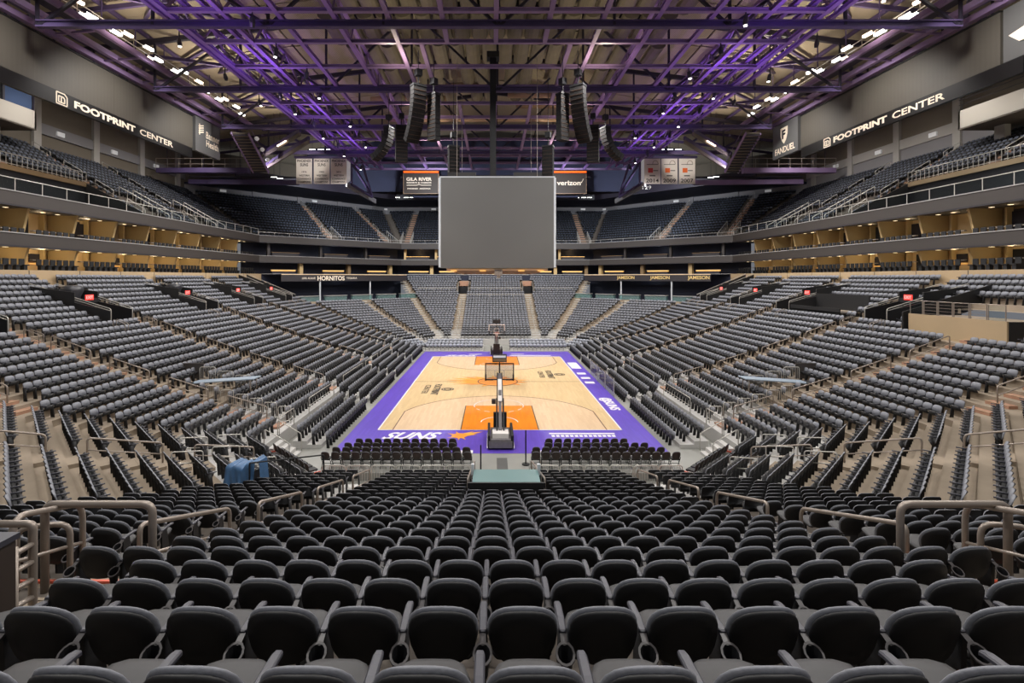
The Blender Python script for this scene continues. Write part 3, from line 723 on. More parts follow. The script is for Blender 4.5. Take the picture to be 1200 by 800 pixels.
# ------------------------------------------------------------------ platform with framed railings in the right stand
e = empty('viewing_platform', kind='structure'); t0 = trow(2)-.6; ya, yb = 27.0-45.2, 33.4-45.2
part('platform_floor', seg_block(MB(), 'right', t0, trow(-1)+.26, 6.9, 7.0, ya, yb), 'concrete', e)
part('front_wall', seg_block(MB(), 'right', t0-.1, t0, zf(3)-.1, 7.12, ya, yb), 'cream', e)
for u in (ya, yb): part('side_wall', seg_block(MB(), 'right', t0, trow(-1)+.26, zf(3), 7.1, u-.06, u+.06), 'vom_wall', e)
for k in range(6):
    a = ya+.05+(yb-ya-.1)*k/6; b = ya+.05+(yb-ya-.1)*(k+1)/6; s = SEG['right']; z = Vector((0, 0, 1.0))
    A, B = s.P(a+.05, t0-.05, 7.0), s.P(b-.05, t0-.05, 7.0)
    g = part('railing_panel', MB().tube([A, A+z, B+z, B, A], .035, 6), 'rail', None, label='framed railing panel on the right viewing platform, %s from the camera side' % nth(k+1), cat='railing', group='viewing platform railing panels')
    if k in (0, 5): part('glass_pane', MB().box((A+B)/2+Vector((0, 0, .5)), (.02, abs(b-a)-.15, .9)), 'glass', g)
    else:
        for q in range(1, 5): part('bar', MB().tube([A+Vector((0, 0, q*.2)), B+Vector((0, 0, q*.2))], .012, 4), 'rail', g)
for u in (yb+.25,):
    s = SEG['right']; part('sloping_wall', seg_block(MB(), 'right', t0-.3, trow(-4), zf(3), zf(2)+1.2, u-.05, u+.05, 0, zf(-3), zf(-4)+.9), 'vom_wall', e)
e = empty('dark_platform', kind='structure')
part('front_wall', seg_block(MB(), 'right', trow(2)-.6, trow(2)-.5, zf(3), zf(2)+1.0, 40.2-45.2, 46.8-45.2), 'vom_wall', e)
part('platform_floor', seg_block(MB(), 'right', trow(2)-.6, trow(0)+.2, zf(0)-.12, zf(0)-.02, 40.2-45.2, 46.8-45.2), 'concrete_dark', e)
part('upper_wall', seg_block(MB(), 'right', trow(0)+.1, trow(0)+.2, zf(0), zf(-1)+1.0, 40.2-45.2, 46.8-45.2), 'vom_wall', e)
# ------------------------------------------------------------------ press tables and crowd barriers in both stands
def barrier(a, b, label, group, ht=1.05, mt='rail_pale', step=.11):
    a, b = Vector(a), Vector(b); up = Vector((0, 0, ht)); lo = Vector((0, 0, .15)); L = (b-a).length
    g = part('crowd_barrier', bent([Vector((0, 0, 0)), up, b-a+up, b-a], .024, .13, 6), mt, None, True, label=label, cat='barrier', group=group); g.location = a
    part('bottom_rail', MB().tube([lo, b-a+lo], .018, 5), mt, g)
    n = max(3, int(L/step))
    bm_ = MB().tube([lo, up-Vector((0, 0, .03))], .009, 4).mesh('upright_bar', mt)
    for k in range(1, n): link('upright_bar', bm_, g, loc=(b-a)*k/n)
for sd, sg in (('left', -1), ('right', 1)):
    for i in range(15, 21):
        x = sg*(12.9+trow(i)); z = zf(i)
        barrier((x-.38, 29.55, z), (x+.38, 29.55, z), 'crowd barrier in the %s stand beside the press table, %s up from the court' % (sd, nth(21-i)), 'barriers stepping down by the press tables', 1.0)
    s = SEG[sd]
    t = part('press_table', MB().box((0, 0, 0), (4.0, 1.0, .06)), 'table_blue', None, label='long pale blue covered press table on the %s stand' % sd, cat='table')
    t.location = (sg*17.3, 31.2, zf(14)+.75)
    for x in (-1.7, 0, 1.7):
        for y in (-.4, .4): part('leg', MB().tube([(x, y, -.03), (x, y, -.75)], .025, 5), 'rail', t)
    t.rotation_euler = (0, R(4*sg*1), 0)
    for k in range(3): barrier((sg*(16.1+1.15*k), 31.95, zf(15-k)+.1), (sg*(17.1+1.15*k), 31.95, zf(15-k)+.1), 'steel crowd barrier behind the %s press table, %s from the court' % (sd, nth(k+1)), 'barriers behind the press tables')
    p = part('privacy_screen', MB().box((sg*19.9, 32.1, zf(12)+.6), (1.3, .08, 1.0)), 'fascia', None, label='grey screen panel behind the %s press table' % sd, cat='panel')
    # front walkway rails
    for k, (y0, y1) in enumerate([(27.2, 29.2), (31.6, 36.5), (38.8, 44.6), (45.6, 50.4), (51.6, 57), (58, 64)]):
        a, b = Vector((sg*12.2, y0, .83)), Vector((sg*12.2, y1, .83)); up = Vector((0, 0, 1.0))
        g = part('guard_rail', bent([a, a+up, b+up, b], .026, .12, 6), 'rail_pale', None, True, label='pale guard rail on the front edge of the %s stand, %s from the camera' % (sd, nth(k+1)), cat='railing', group='front edge rails')
        part('middle_rail', MB().tube([a+up*.5, b+up*.5], .018, 5), 'rail_pale', g)
    # short steps from the walkway to the floor
    e = empty('walkway_steps', kind='structure')
    for k in range(4): part('step', MB().box((sg*(11.9-.3*k), 26.2, .35-.1*k), (.3, 1.4, .7-.2*k)), 'deck_silver', e)
    for k, y in enumerate((25.4, 27.0)):
        part('stair_rail', bent([(sg*12.2, y, .83), (sg*12.2, y, 1.75), (sg*10.9, y, 1.0), (sg*10.9, y, .05)], .026, .15, 6), 'rail_pale', None, True, label='sloping rail on the %s side of the %s walkway steps' % (('near', 'far')[k], sd), cat='railing', group='walkway step rails')
    # loop rails in the first rows of the near corner
    for n, (i, u) in enumerate([(19, -2.2), (17, -1.2), (18, 0.2), (16, 1.4), (19, 2.0)]):
        s2 = SEG['near_'+sd]; a = s2.P(u, trow(i)-.3, zf(i)); b = s2.P(u, trow(i-1)-.1, zf(i-1))
        part('loop_rail', bent([a, a+Vector((0, 0, .95)), b+Vector((0, 0, .9)), b+Vector((0, 0, .45)), a+Vector((0, 0, .5))], .024, .1, 6), 'rail_pale', None, True, label='small looped steel rail in the near %s corner rows, %s along' % (sd, nth(n+1)), cat='railing', group='loop rails in the corner rows')
# barriers behind the near portable chairs
for sg, sn in ((-1, 'left'), (1, 'right')):
    for k in range(6):
        x = sg*(1.5+1.12*k); barrier((x, 22.3, 0), (x+sg*1.04, 22.3, 0), 'steel crowd barrier behind the near portable chairs, %s to the %s of the tunnel' % (nth(k+1), sn), 'barriers behind the near portable chairs')
    struct('equipment_table', MB().box((sg*7.6, 21.6, .35), (3.0, .5, .06)), 'red_edge'); struct('low_wall', MB().box((sg*7.6, 21.3, .17), (3.4, .1, .34)), 'cream')
    # posts with belt at the tunnel mouth
    g = part('stanchion_post', MB().tube([(0, 0, 0), (0, 0, 1.75 if sg > 0 else 1.6)], .035, 8), 'black', None, label='slim black post standing at the %s mouth of the tunnel' % sn, cat='post'); g.location = (sg*1.25 if sg > 0 else -1.0, 25.2 if sg > 0 else 23.4, 0)
    part('base', MB().tube([(0, 0, 0), (0, 0, .04)], .2, 12), 'black', g)
    # tunnel walls with wooden hand rails
    e = empty('tunnel_wall', kind='structure')
    part('wall_panel', MB().hexa([(sg*1.15, 15.3, 0), (sg*1.23, 15.3, 0), (sg*1.23, 20.8, 0), (sg*1.15, 20.8, 0)], [(sg*1.15, 15.3, zf(14)), (sg*1.23, 15.3, zf(14)), (sg*1.23, 20.8, zf(20)), (sg*1.15, 20.8, zf(20))]), 'cream', e)
    g = part('tunnel_rail', bent([(sg*1.2, 15.4, zf(14)), (sg*1.2, 15.4, zf(14)+.95), (sg*1.2, 20.9, zf(20)+.95), (sg*1.2, 20.9, zf(20))], .03, .12, 6), 'rail', None, True, label='sloping handrail along the %s edge of the tunnel to the court' % sn, cat='railing')
    for k in range(3): part('post', MB().tube([(sg*1.2, 16.5+1.3*k, zf(15.3+1.5*k)), (sg*1.2, 16.5+1.3*k, zf(15.3+1.5*k)+.95)], .02, 5), 'rail', g)
struct('tunnel_back', MB().box((0, 15.24, 1.6), (2.3, .06, 3.2)), 'black')
tb = part('tunnel_canopy', MB().box((0, 15.75, 3.20), (2.1, 1.0, .05)), 'teal_deck', None, label='teal deck covering the tunnel mouth at the front of the near block', cat='platform')
part('front_edge', MB().box((0, 15.22, 3.14), (2.4, .07, .16)), 'black', tb)
for x in (-1.08, 1.08):
    part('corner_post', MB().box((x, 16.2, 3.25), (.1, .1, .35)), 'white_paint', tb)
    part('side_panel', MB().hexa([(x-.02, 15.25, 3.2), (x+.02, 15.25, 3.2), (x+.02, 16.25, 3.2), (x-.02, 16.25, 3.2)], [(x-.02, 15.25, 3.55), (x+.02, 15.25, 3.55), (x+.02, 16.25, 3.5), (x-.02, 16.25, 3.5)]), 'glass', tb)
# ------------------------------------------------------------------ blue tarpaulin over a camera stand, and black rail beside it
mb = MB(); nx, ny = 44, 16; tp = (-9.35, 17.9, 1.95)
def tz(u, v):
    top = .82+.22*u**2+.05*math.sin(u*9); drop = min(1, v/.30)
    return top-max(0, v-.28)*1.55+.035*math.sin(u*17+v*6)+.02*math.sin(u*31-v*3)
V = []
for j in range(ny+1):
    for i in range(nx+1):
        u, v = i/nx, j/ny; x = (u-.5)*(1.15+.35*v*v); y = .35-min(v, .28)*2.5-.22*max(0, v-.28)+(.06*math.sin(u*13+v*5)+.035*math.sin(u*33-v*9+2*u*u))*max(0, v-.12)
        V.append((x, y, tz(u, v)))
mb.add(V, [(j*(nx+1)+i, j*(nx+1)+i+1, (j+1)*(nx+1)+i+1, (j+1)*(nx+1)+i) for j in range(ny) for i in range(nx)])
# left and right flaps
for sgn in (0, nx):
    base = [V[j*(nx+1)+sgn] for j in range(4)]; mb.add(base+[(x+(.1 if sgn else -.1), y, .1) for x, y, z in base], [(k, k+1, 5+k, 4+k) for k in range(3)])
g = part('tarpaulin', mb, 'tarp', None, True, label='crumpled blue tarpaulin draped over a camera stand at the left end of the front rows', cat='tarpaulin'); g.location = tp; g.rotation_euler = (0, 0, R(-12))
part('camera_stand', MB().box((0, .0, .32), (.8, .35, .64)), 'lamp_body', g)
g = part('folding_rail', bent([(-9.0, 17.4, 1.9), (-9.0, 17.4, 3.0), (-6.9, 18.9, 2.75), (-6.9, 18.9, 1.7)], .03, .05, 6), 'black', None, label='thin black rail beside the blue tarpaulin', cat='railing'); part('post', MB().tube([(-7.9, 18.2, 1.8), (-7.9, 18.2, 2.87)], .028, 6), 'black', g)

# ------------------------------------------------------------------ basketball stands
def basket(sy, label):
    yb = 45.2-sy*14.325; Y = lambda d: (yb+sy*d)          # d: metres in front of the baseline
    e = empty('basketball_stand', (0, Y(-2.3), 0), 0 if sy > 0 else math.pi, label=label, cat='basketball hoop')
    # local +y points to the court; local origin 2.3 m behind the baseline
    part('base_cart', MB().box((0, -.15, .34), (1.15, 2.3, .46)).box((0, -1.2, .3), (1.3, .25, .36)), 'cart_grey', e)
    part('counterweight', MB().box((0, -.75, .68), (.9, .6, .3)).box((0, -.1, .66), (.9, .25, .2)), 'cart_white', e)
    for x in (-.66, .66): part('side_pad', MB().box((x, 0, .42), (.14, 2.5, .72)), 'black', e); part('pad_edge', MB().box((x*1.13, -.05, .14), (.05, 2.6, .06)), 'white_paint', e)
    part('front_pad', MB().box((0, 1.25, .75), (.8, .25, 1.3)), 'black', e)
    part('mast', MB().bar((0, -.2, .7), (0, 1.75, 2.55), .18, .3), 'cart_grey', e)
    for x in (-.2, .2):
        part('lift_arm', MB().bar((x, -.6, .7), (x, 1.5, 2.15), .08, .12), 'black', e)
        part('upper_arm', MB().bar((x*.9, .9, 1.5), (x*.7, 3.35, 3.35), .07, .12), 'lamp_body', e)
    part('boom', MB().bar((0, 1.5, 2.2), (0, 3.4, 3.25), .2, .26), 'cart_grey', e)
    part('boom_cover', MB().bar((0, 1.0, 2.12), (0, 2.6, 3.1), .24, .08), 'cart_white', e)
    part('cable_box', MB().box((-.38, 1.1, 2.1), (.25, .3, .25)), 'sign_brown', e)
    b = part('backboard', MB().box((0, 3.5, 3.43), (1.75, .02, 1.0)), 'acrylic', e)
    fm = MB()
    for z in (2.91, 3.95): fm.box((0, 3.5, z), (1.88, .06, .07))
    for x in (-.91, .91): fm.box((x, 3.5, 3.43), (.07, .06, 1.08))
    part('board_frame', fm, 'lamp_body' if sy > 0 else 'white_paint', b)
    part('target_square', MB().box((0, 3.515, 3.50), (.6, .005, .03)).box((0, 3.515, 3.10), (.6, .005, .03)).box((-.3, 3.515, 3.30), (.03, .005, .42)).box((.3, 3.515, 3.30), (.03, .005, .42)), 'white_paint', b)
    for x in (-.9, .9): part('edge_pad', MB().box((x, 3.5, 3.05), (.1, .1, .4)).box((x*.75, 3.5, 2.9), (.55, .1, .07)), 'black', b)
    part('board_bracket', MB().bar((0, 3.42, 2.95), (0, 3.42, 4.0), .09, .1), 'black', b)
    h = part('rim', MB().tube([(.23*math.cos(2*math.pi*k/20), 3.9+.23*math.sin(2*math.pi*k/20), 3.05) for k in range(21)], .012, 6), 'rim_orange', e)
    n = MB()
    for k in range(12):
        a, c = 2*math.pi*k/12, 2*math.pi*(k+1.5)/12
        for q in (1, -1): n.tube([(.22*math.cos(a*q), 3.9+.22*math.sin(a*q), 3.04), (.14*math.cos(c*q), 3.9+.14*math.sin(c*q), 2.8), (.12*math.cos((a+.9)*q), 3.9+.12*math.sin((a+.9)*q), 2.62)], .006, 3)
    part('net', n, 'net_white', h)
    c = part('shot_clock', MB().box((0, 3.35, 4.32), (.92, .22, .48)), 'lamp_body', e)
    part('clock_display', MB().box((0, 3.235, 4.44), (.8, .02, .14)), 'white_sign', c); part('lower_display', MB().box((0, 3.235, 4.22), (.8, .02, .18)), 'tan_dark', c)
    part('clock_bracket', MB().bar((0, 3.4, 3.95), (0, 3.35, 4.1), .06), 'black', c)
    return e
basket(1, 'near basketball stand with glass backboard and white counterweight, seen from behind')
basket(-1, 'far basketball stand facing the camera with white framed backboard')
# acrylic screen along the right side line
g = part('acrylic_screen', MB().box((0, 0, .75), (.03, 9.5, 1.5)), 'acrylic', None, label='tall clear acrylic screen along the right side of the court', cat='screen'); g.location = (9.2, 44.0, .02)
for y in (-4.7, -1.6, 1.6, 4.7): part('screen_post', MB().box((0, y, .76), (.06, .05, 1.52)), 'rail_pale', g)
# ------------------------------------------------------------------ fascias, suite floors and walls behind the lower bowl
VIS = ('left', 'right', 'far_left', 'far', 'far_right')
TF = 23.1
def u0s(nm): return -12.5 if nm in ('left', 'right') else None      # the sides start where the photograph's edge cuts them
# cream wall at the back of the sides
n_tr = [0]
def trim(mb, m, **k): n_tr[0] += 1; return struct('trim_%d' % n_tr[0], mb, m, **k)
for nm in ('left', 'right'):
    wl = struct('wall_%s_low' % nm if 0 else 'low_wall', seg_block(MB(), nm, 22.7, 22.95, 8.6, 10.1, -19, None), 'cream')
    for k in range(10):                                  # joints between the wall's panels
        part('panel_joint', seg_block(MB(), nm, 22.68, 22.7, 9.0, 10.08, -17+4.6*k, -16.95+4.6*k), 'concrete_dark', wl)
for nm in VIS:
    for z0, z1, t in ((11.96, 12.85, TF), (15.0, 15.95, TF)):
        f = struct('balcony_fascia', seg_block(MB(), nm, t, t+.3, z0, z1, -18 if nm in ('left', 'right') else None, None), 'fascia')
        part('cap_strip', seg_block(MB(), nm, t-.06, t+.32, z1, z1+.07, -18 if nm in ('left', 'right') else None, None), 'fascia_cap', f)
        part('under_strip', seg_block(MB(), nm, t-.02, t+.32, z0-.14, z0, -18 if nm in ('left', 'right') else None, None), 'fascia_dark', f)
    side = nm in ('left', 'right'); us = -18 if side else None
    struct('suite_floor', seg_block(MB(), nm, 22.95, 29, 9.9, 10.05, us, None), 'concrete_dark')
    struct('suite_ceiling', seg_block(MB(), nm, TF+.3, 29, 11.9, 12.35, us, None), 'wall_tan' if side else 'navy')
    struct('suite_ceiling', seg_block(MB(), nm, TF+.3, 29, 14.95, 15.4, us, None), 'wall_tan' if side else 'navy')
# ------------------------------------------------------------------ suites on the two sides
chair_sm = MB().box((0, .18, .42), (.42, .42, .08)).box((0, -.03, .68), (.42, .07, .46)).box((0, .16, .2), (.3, .3, .36)).mesh('suite_chair', 'shell')
BAY = 4.55
for nm in ('left', 'right'):
    s = SEG[nm]; sg = -1 if nm == 'left' else 1
    for lvl, (zb, zt) in enumerate(((10.05, 11.9), (12.4, 14.95))):
        deep = 26.6; H = zt-zb
        for k in range(10):
            ua = -15.5+BAY*k; ub = min(ua+BAY, s.half(deep)-.3)
            if ua > s.half(TF)-1: break
            e = empty('suite_bay', kind='structure')
            warm = 'tan' if (k % 3 != 1 or lvl == 0) else 'tan_dark'
            part('back_wall', seg_block(MB(), nm, deep, deep+.15, zb, zt, ua, ub), warm, e)
            # slanted fin partition
            A = lambda t, z, du: s.P(ua+du, t, z)
            mb = MB().hexa([A(24.6, zb, -.1), A(24.6, zb, .1), A(deep, zb, .1), A(deep, zb, -.1)], [A(24.0, zt, -.1), A(24.0, zt, .1), A(deep, zt, .1), A(deep, zt, -.1)])
            part('partition_fin', mb, 'fin', e)
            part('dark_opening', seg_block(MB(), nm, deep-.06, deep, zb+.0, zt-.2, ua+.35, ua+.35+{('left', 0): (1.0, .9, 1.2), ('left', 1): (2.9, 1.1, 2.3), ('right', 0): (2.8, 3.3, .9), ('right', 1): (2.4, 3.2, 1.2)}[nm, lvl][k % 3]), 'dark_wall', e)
            if (k+lvl) % 2 == 0:
                part('television', seg_block(MB(), nm, deep-.12, deep-.05, zb+.8, zt-.35, ub-1.9, ub-.6), 'tv', e)
                part('shelf_light', seg_block(MB(), nm, deep-.16, deep-.1, zb+.62, zb+.68, ub-1.9, ub-.6), 'bar_light', e)
            part('wall_pilaster', seg_block(MB(), nm, deep-.5, deep, zb, zt, ua+3.7-.08, ua+3.7+.08), 'fin', e)
            part('bar_counter', seg_block(MB(), nm, 24.35, 24.6, zb+.85, zb+.93, ua+.7, ub-.7), 'counter', e)
            for q in range(3):
                dl = part('downlight', seg_block(MB(), nm, 24.9+.01, 25.15, zt-.02, zt-.005, ua+.8+1.4*q, ua+1.05+1.4*q), 'downlight', e)
            p = s.P((ua+ub)/2, 25.2, zt-.25)
            l = lamp('POINT', p, (140 if lvl == 0 else (60, 18, 34)[k % 3])*(1 if nm == 'left' else (.9 if k == 4 else .42)), (1, .80, .52), size=.12)
            for q in range(6):
                u = ua+.6+.62*q
                if u > ub-.3: continue
                p = s.P(u, 23.75, zb+.02)
                if seen(p, 10): link('suite_chair', chair_sm, None, label='black chair in the %s %s suites, %s bay from the camera, %s chair along' % (('lower', 'upper')[lvl], nm, nth(k+1), nth(q+1)), cat='chair', group='suite chairs %s %s' % (('lower', 'upper')[lvl], nm), loc=p, rz=s.rot)
# dark end piece of the side suites towards the far corner
# ------------------------------------------------------------------ clubs at the far end and far corners
for nm in ('far_left', 'far', 'far_right'):
    s = SEG[nm]; H = s.half(26)
    struct('club_back_wall', seg_block(MB(), nm, 26.5, 26.7, 9.0, 15.0), 'navy')
    n = 3 if nm != 'far' else 6
    for k in range(n):
        u = -s.half(23)+2*s.half(23)*(k+.5)/n
        b = part('bar_shelf', seg_block(MB(), nm, 24.6, 24.9, 10.55, 10.75, u-1.9, u+1.9), 'bar_light', None, label='glowing amber bar shelf in the %s lower club, %s from its left end' % (TN[nm].replace(' corner', ''), nth(k+1)), cat='shelf light', group='amber bar shelves')
        part('shelf_top', seg_block(MB(), nm, 24.5, 24.95, 10.75, 10.82, u-2, u+2), 'counter', b); part('shelf_base', seg_block(MB(), nm, 24.62, 24.95, 10.05, 10.55, u-1.8, u+1.8), 'fascia_dark', b)
        c = part('column', seg_block(MB(), nm, 24.0, 24.7, 10.05, 11.95, u+2.3, u+2.9), 'tan_dark' if k % 2 else 'fin', None, kind='structure')
        c = part('column', seg_block(MB(), nm, 24.2, 24.7, 12.6, 15.0, u-2.7, u-2.3), 'fin' if nm == 'far' else 'fascia', None, kind='structure')
        t = part('club_counter', seg_block(MB(), nm, 23.8, 24.2, 12.35, 13.45, u-2.1, u+2.1), 'fascia_dark', None, label='long counter in the %s upper club, %s from its left end' % (TN[nm].replace(' corner', ''), nth(k+1)), cat='counter', group='upper club counters')
        part('counter_top', seg_block(MB(), nm, 23.7, 24.3, 13.45, 13.52, u-2.2, u+2.2), 'tan_dark' if nm != 'far' else 'bar_light', t)
        if nm == 'far': lamp('POINT', s.P(u, 25, 14.4), 90, (1, .68, .34), size=.12)
        elif k == 1: lamp('POINT', s.P(u, 25, 14.4), 30, (.7, .8, 1), size=.12)
    struct('club_end_wall' if 0 else 'rear_wall', seg_block(MB(), nm, 22.62, 22.8, 8.3, 10.02), 'navy')
    struct('edge_strip', seg_block(MB(), nm, 22.55, 22.95, 10.0, 10.12), 'fascia_cap')
# party decks with the named fascias
for nm, words, mt in (('far_left', ['HORNITOS'], 'letter_white'), ('far_right', ['JAMESON', 'JAMESON', 'JAMESON'], 'gold_letter')):
    s = SEG[nm]; rt = (s.d.x, s.d.y, 0) if nm == 'far_left' else (-s.d.x, -s.d.y, 0); sgn = 1 if nm == 'far_left' else -1
    T = 19.0; e = empty('party_deck', kind='structure')
    part('deck_floor', seg_block(MB(), nm, trow(3)-.5, 26, 5.35, 5.5), 'concrete_dark', e)
    part('deck_edge', seg_block(MB(), nm, trow(3)-.6, trow(3)-.5, 5.3, 5.62), 'deck_silver', e)
    part('deck_back_wall', seg_block(MB(), nm, 23.5, 23.7, 5.5, 10), 'navy', e)
    part('deck_ceiling', seg_block(MB(), nm, T, 24, 9.95, 10.05), 'navy', e)
    for uu in (-s.half(T)*.45, s.half(T)*.35): part('column', MB().tube([s.P(uu, T+.3, 5.5), s.P(uu, T+.3, 10)], .13, 8), 'screen_edge', e)
    h = s.half(T)
    f = part('name_fascia', seg_block(MB(), nm, T, T+.15, 8.95, 9.95, -h, h), 'fascia_dark', e)
    part('fascia_strip', seg_block(MB(), nm, T-.04, T+.16, 9.95, 10.05, -h, h), 'tan_light', f)
    if words[0] == 'HORNITOS':
        text('HORNITOS', 4.6, .74, mt, s.P(-3.3, T-.03, 9.42), rt, (0, 0, 1), f, bold=.02)
        text('100% AGAVE', 2.1, .3, 'letter_white', s.P(-7.0, T-.03, 9.42), rt, (0, 0, 1), f); text('TEQUILA', 1.9, .36, 'letter_white', s.P(.3, T-.03, 9.42), rt, (0, 0, 1), f)
    else:
        for k, wd in enumerate(words): text(wd, 3.3, .7, mt, s.P((2.9, -3.2, -9.4)[k], T-.03, 9.45), rt, (0, 0, 1), f, bold=.02)
    for k in range(5):
        u = -h*.8+1.6*h*k/4; g = part('deck_counter', seg_block(MB(), nm, 15.0, 15.5, 5.5, 6.75, u-1.75, u+1.75), 'glass_teal', None, label='glass-fronted bar counter on the %s party deck, %s from its left end' % (TN[nm].replace(' corner', ''), nth(k+1 if sgn > 0 else 5-k)), cat='counter', group='party deck counters')
        part('counter_top', seg_block(MB(), nm, 14.9, 15.6, 6.75, 6.83, u-1.8, u+1.8), 'fascia_cap', g)
        for q in range(3):
            p = s.P(u-.9+.9*q, 16.1, 5.5); st = part('bar_stool', MB().tube([(0, 0, 0), (0, 0, .7)], .03, 6).tube([(0, 0, .7), (0, 0, .78)], .18, 8).tube([(0, 0, 0), (0, 0, .03)], .2, 8), 'shell', None, label='black bar stool on the %s party deck, %s of three at the %s counter' % (TN[nm].replace(' corner', ''), nth(q+1), nth(k+1)), cat='stool', group='bar stools %s' % TN[nm]); st.location = p
    lamp('POINT', s.P(0, 20.5, 9.3), 60, (.75, .85, 1), size=.1)
# dark stair wells between side stands and decks
for nm in ('left', 'right'):
    s = SEG[nm]
    for du in (22.4, 24.6):
        t0, t1 = trow(2), trow(-6)
        w_ = struct('stair_well_wall', seg_block(MB(), nm, t0, t1, zf(3), zf(2)+1.0, du-.06, du+.06, 0, zf(-5), zf(-6)+1.0), 'vom_wall')
        part('side_rail', MB().tube([s.P(du, t0, zf(2)+1.15), s.P(du, t1, zf(-6)+1.15)], .035, 5), 'rail_pale', w_)

# ------------------------------------------------------------------ upper bowl
TU = 24.6
def zu(j): return 15.45+.52*j
def tu(j): return TU+.86*j
UA = {'left': [-1.2, 8.6, 18.2], 'right': [-1.2, 8.6, 18.2], 'far_left': [0, 11.5], 'far_right': [0, 11.5], 'far': [-17.2, -4.5, 4.5, 17.2]}
UA['far_right'] = [0, -11.5]
up_inst = []
for nm in VIS:
    s = SEG[nm]; mb = MB(); side = nm in ('left', 'right'); us = -18 if side else None
    for j in range(0, 16):
        a = us; b = None
        if side and j < 8:
            seg_block(mb, nm, tu(j)-.6, tu(j)+.26, zu(j)-.52, zu(j), 7.4, None)
        else: seg_block(mb, nm, tu(j)-.6, tu(j)+.26, zu(j)-.52, zu(j), a, b)
        h = s.half(tu(j)); hh = h-.75 if nm.startswith('far_') else h-.1
        cuts = [(u-.55, u+.55) for u in UA[nm]]
        if side:
            if j < 8: cuts.append((-20, 7.5))
            if j < 6: cuts += [(8.6+1-.2, 8.6+3.2), (18.2+.8, 18.2+3)]
        elif j < 4: cuts += [(u-1.1, u+1.1) for u in (UA[nm] if nm != 'far' else [-17.2, 17.2])]
        lo = (s.half(tu(j))*-1+.75) if not side else -14
        for x, y in spans(lo, hh, cuts):
            n = int((y-x)/.52); d = (y-x-.52*n)/2
            for k in range(n):
                p = s.P(x+d+.26+.52*k, tu(j), zu(j))
                if seen((p.x, p.y, p.z+.5), 40, 30): up_inst.append((p.x, p.y, p.z, s.rot))
    struct('upper_terrace', mb, 'concrete_dark')
    for u in UA[nm]:
        e = empty('aisle_stairs', kind='structure')
        for j in range(8 if side and u < 7 else 0, 15):
            p = s.P(u, tu(j), zu(j))
            if seen(p, 10): place(link('step', step_mesh(.26, False, 1.0), e), p, s.rot)
def lod_upper():
    mb = MB(); ol = [(-.2, .48), (.2, .48), (.225, .68), (.15, .84), (-.15, .84), (-.225, .68)]
    n = 6; fr = [(x, ylean(x, z, .03), z) for x, z in ol]; bk = [(x, ylean(x, z, -.02), z) for x, z in ol]; b = 0
    mb.v += bk+fr; mb.f.append(tuple(range(n))); mb.m.append(1); mb.f.append(tuple(n+k for k in reversed(range(n)))); mb.m.append(0)
    for k in range(n): mb.f.append((k, n+k, n+(k+1) % n, (k+1) % n)); mb.m.append(1)
    mb.hexa([(-.2, .05, .36), (.2, .05, .36), (.2, .2, .42), (-.2, .2, .42)], [(-.2, .05, .46), (.2, .05, .46), (.2, .28, .62), (-.2, .28, .62)], 1)
    mb.box((.25, .1, .4), (.04, .2, .5), mi=1)
    return mb
print('UPPER', len(up_inst))
link('upper_bowl_seats', stuff_mesh('upper_bowl_seats', lod_upper(), up_inst, ['upper_cushion', 'shell']), label='thousands of dark blue-grey seats filling the upper bowl', cat='seats', kind='stuff')
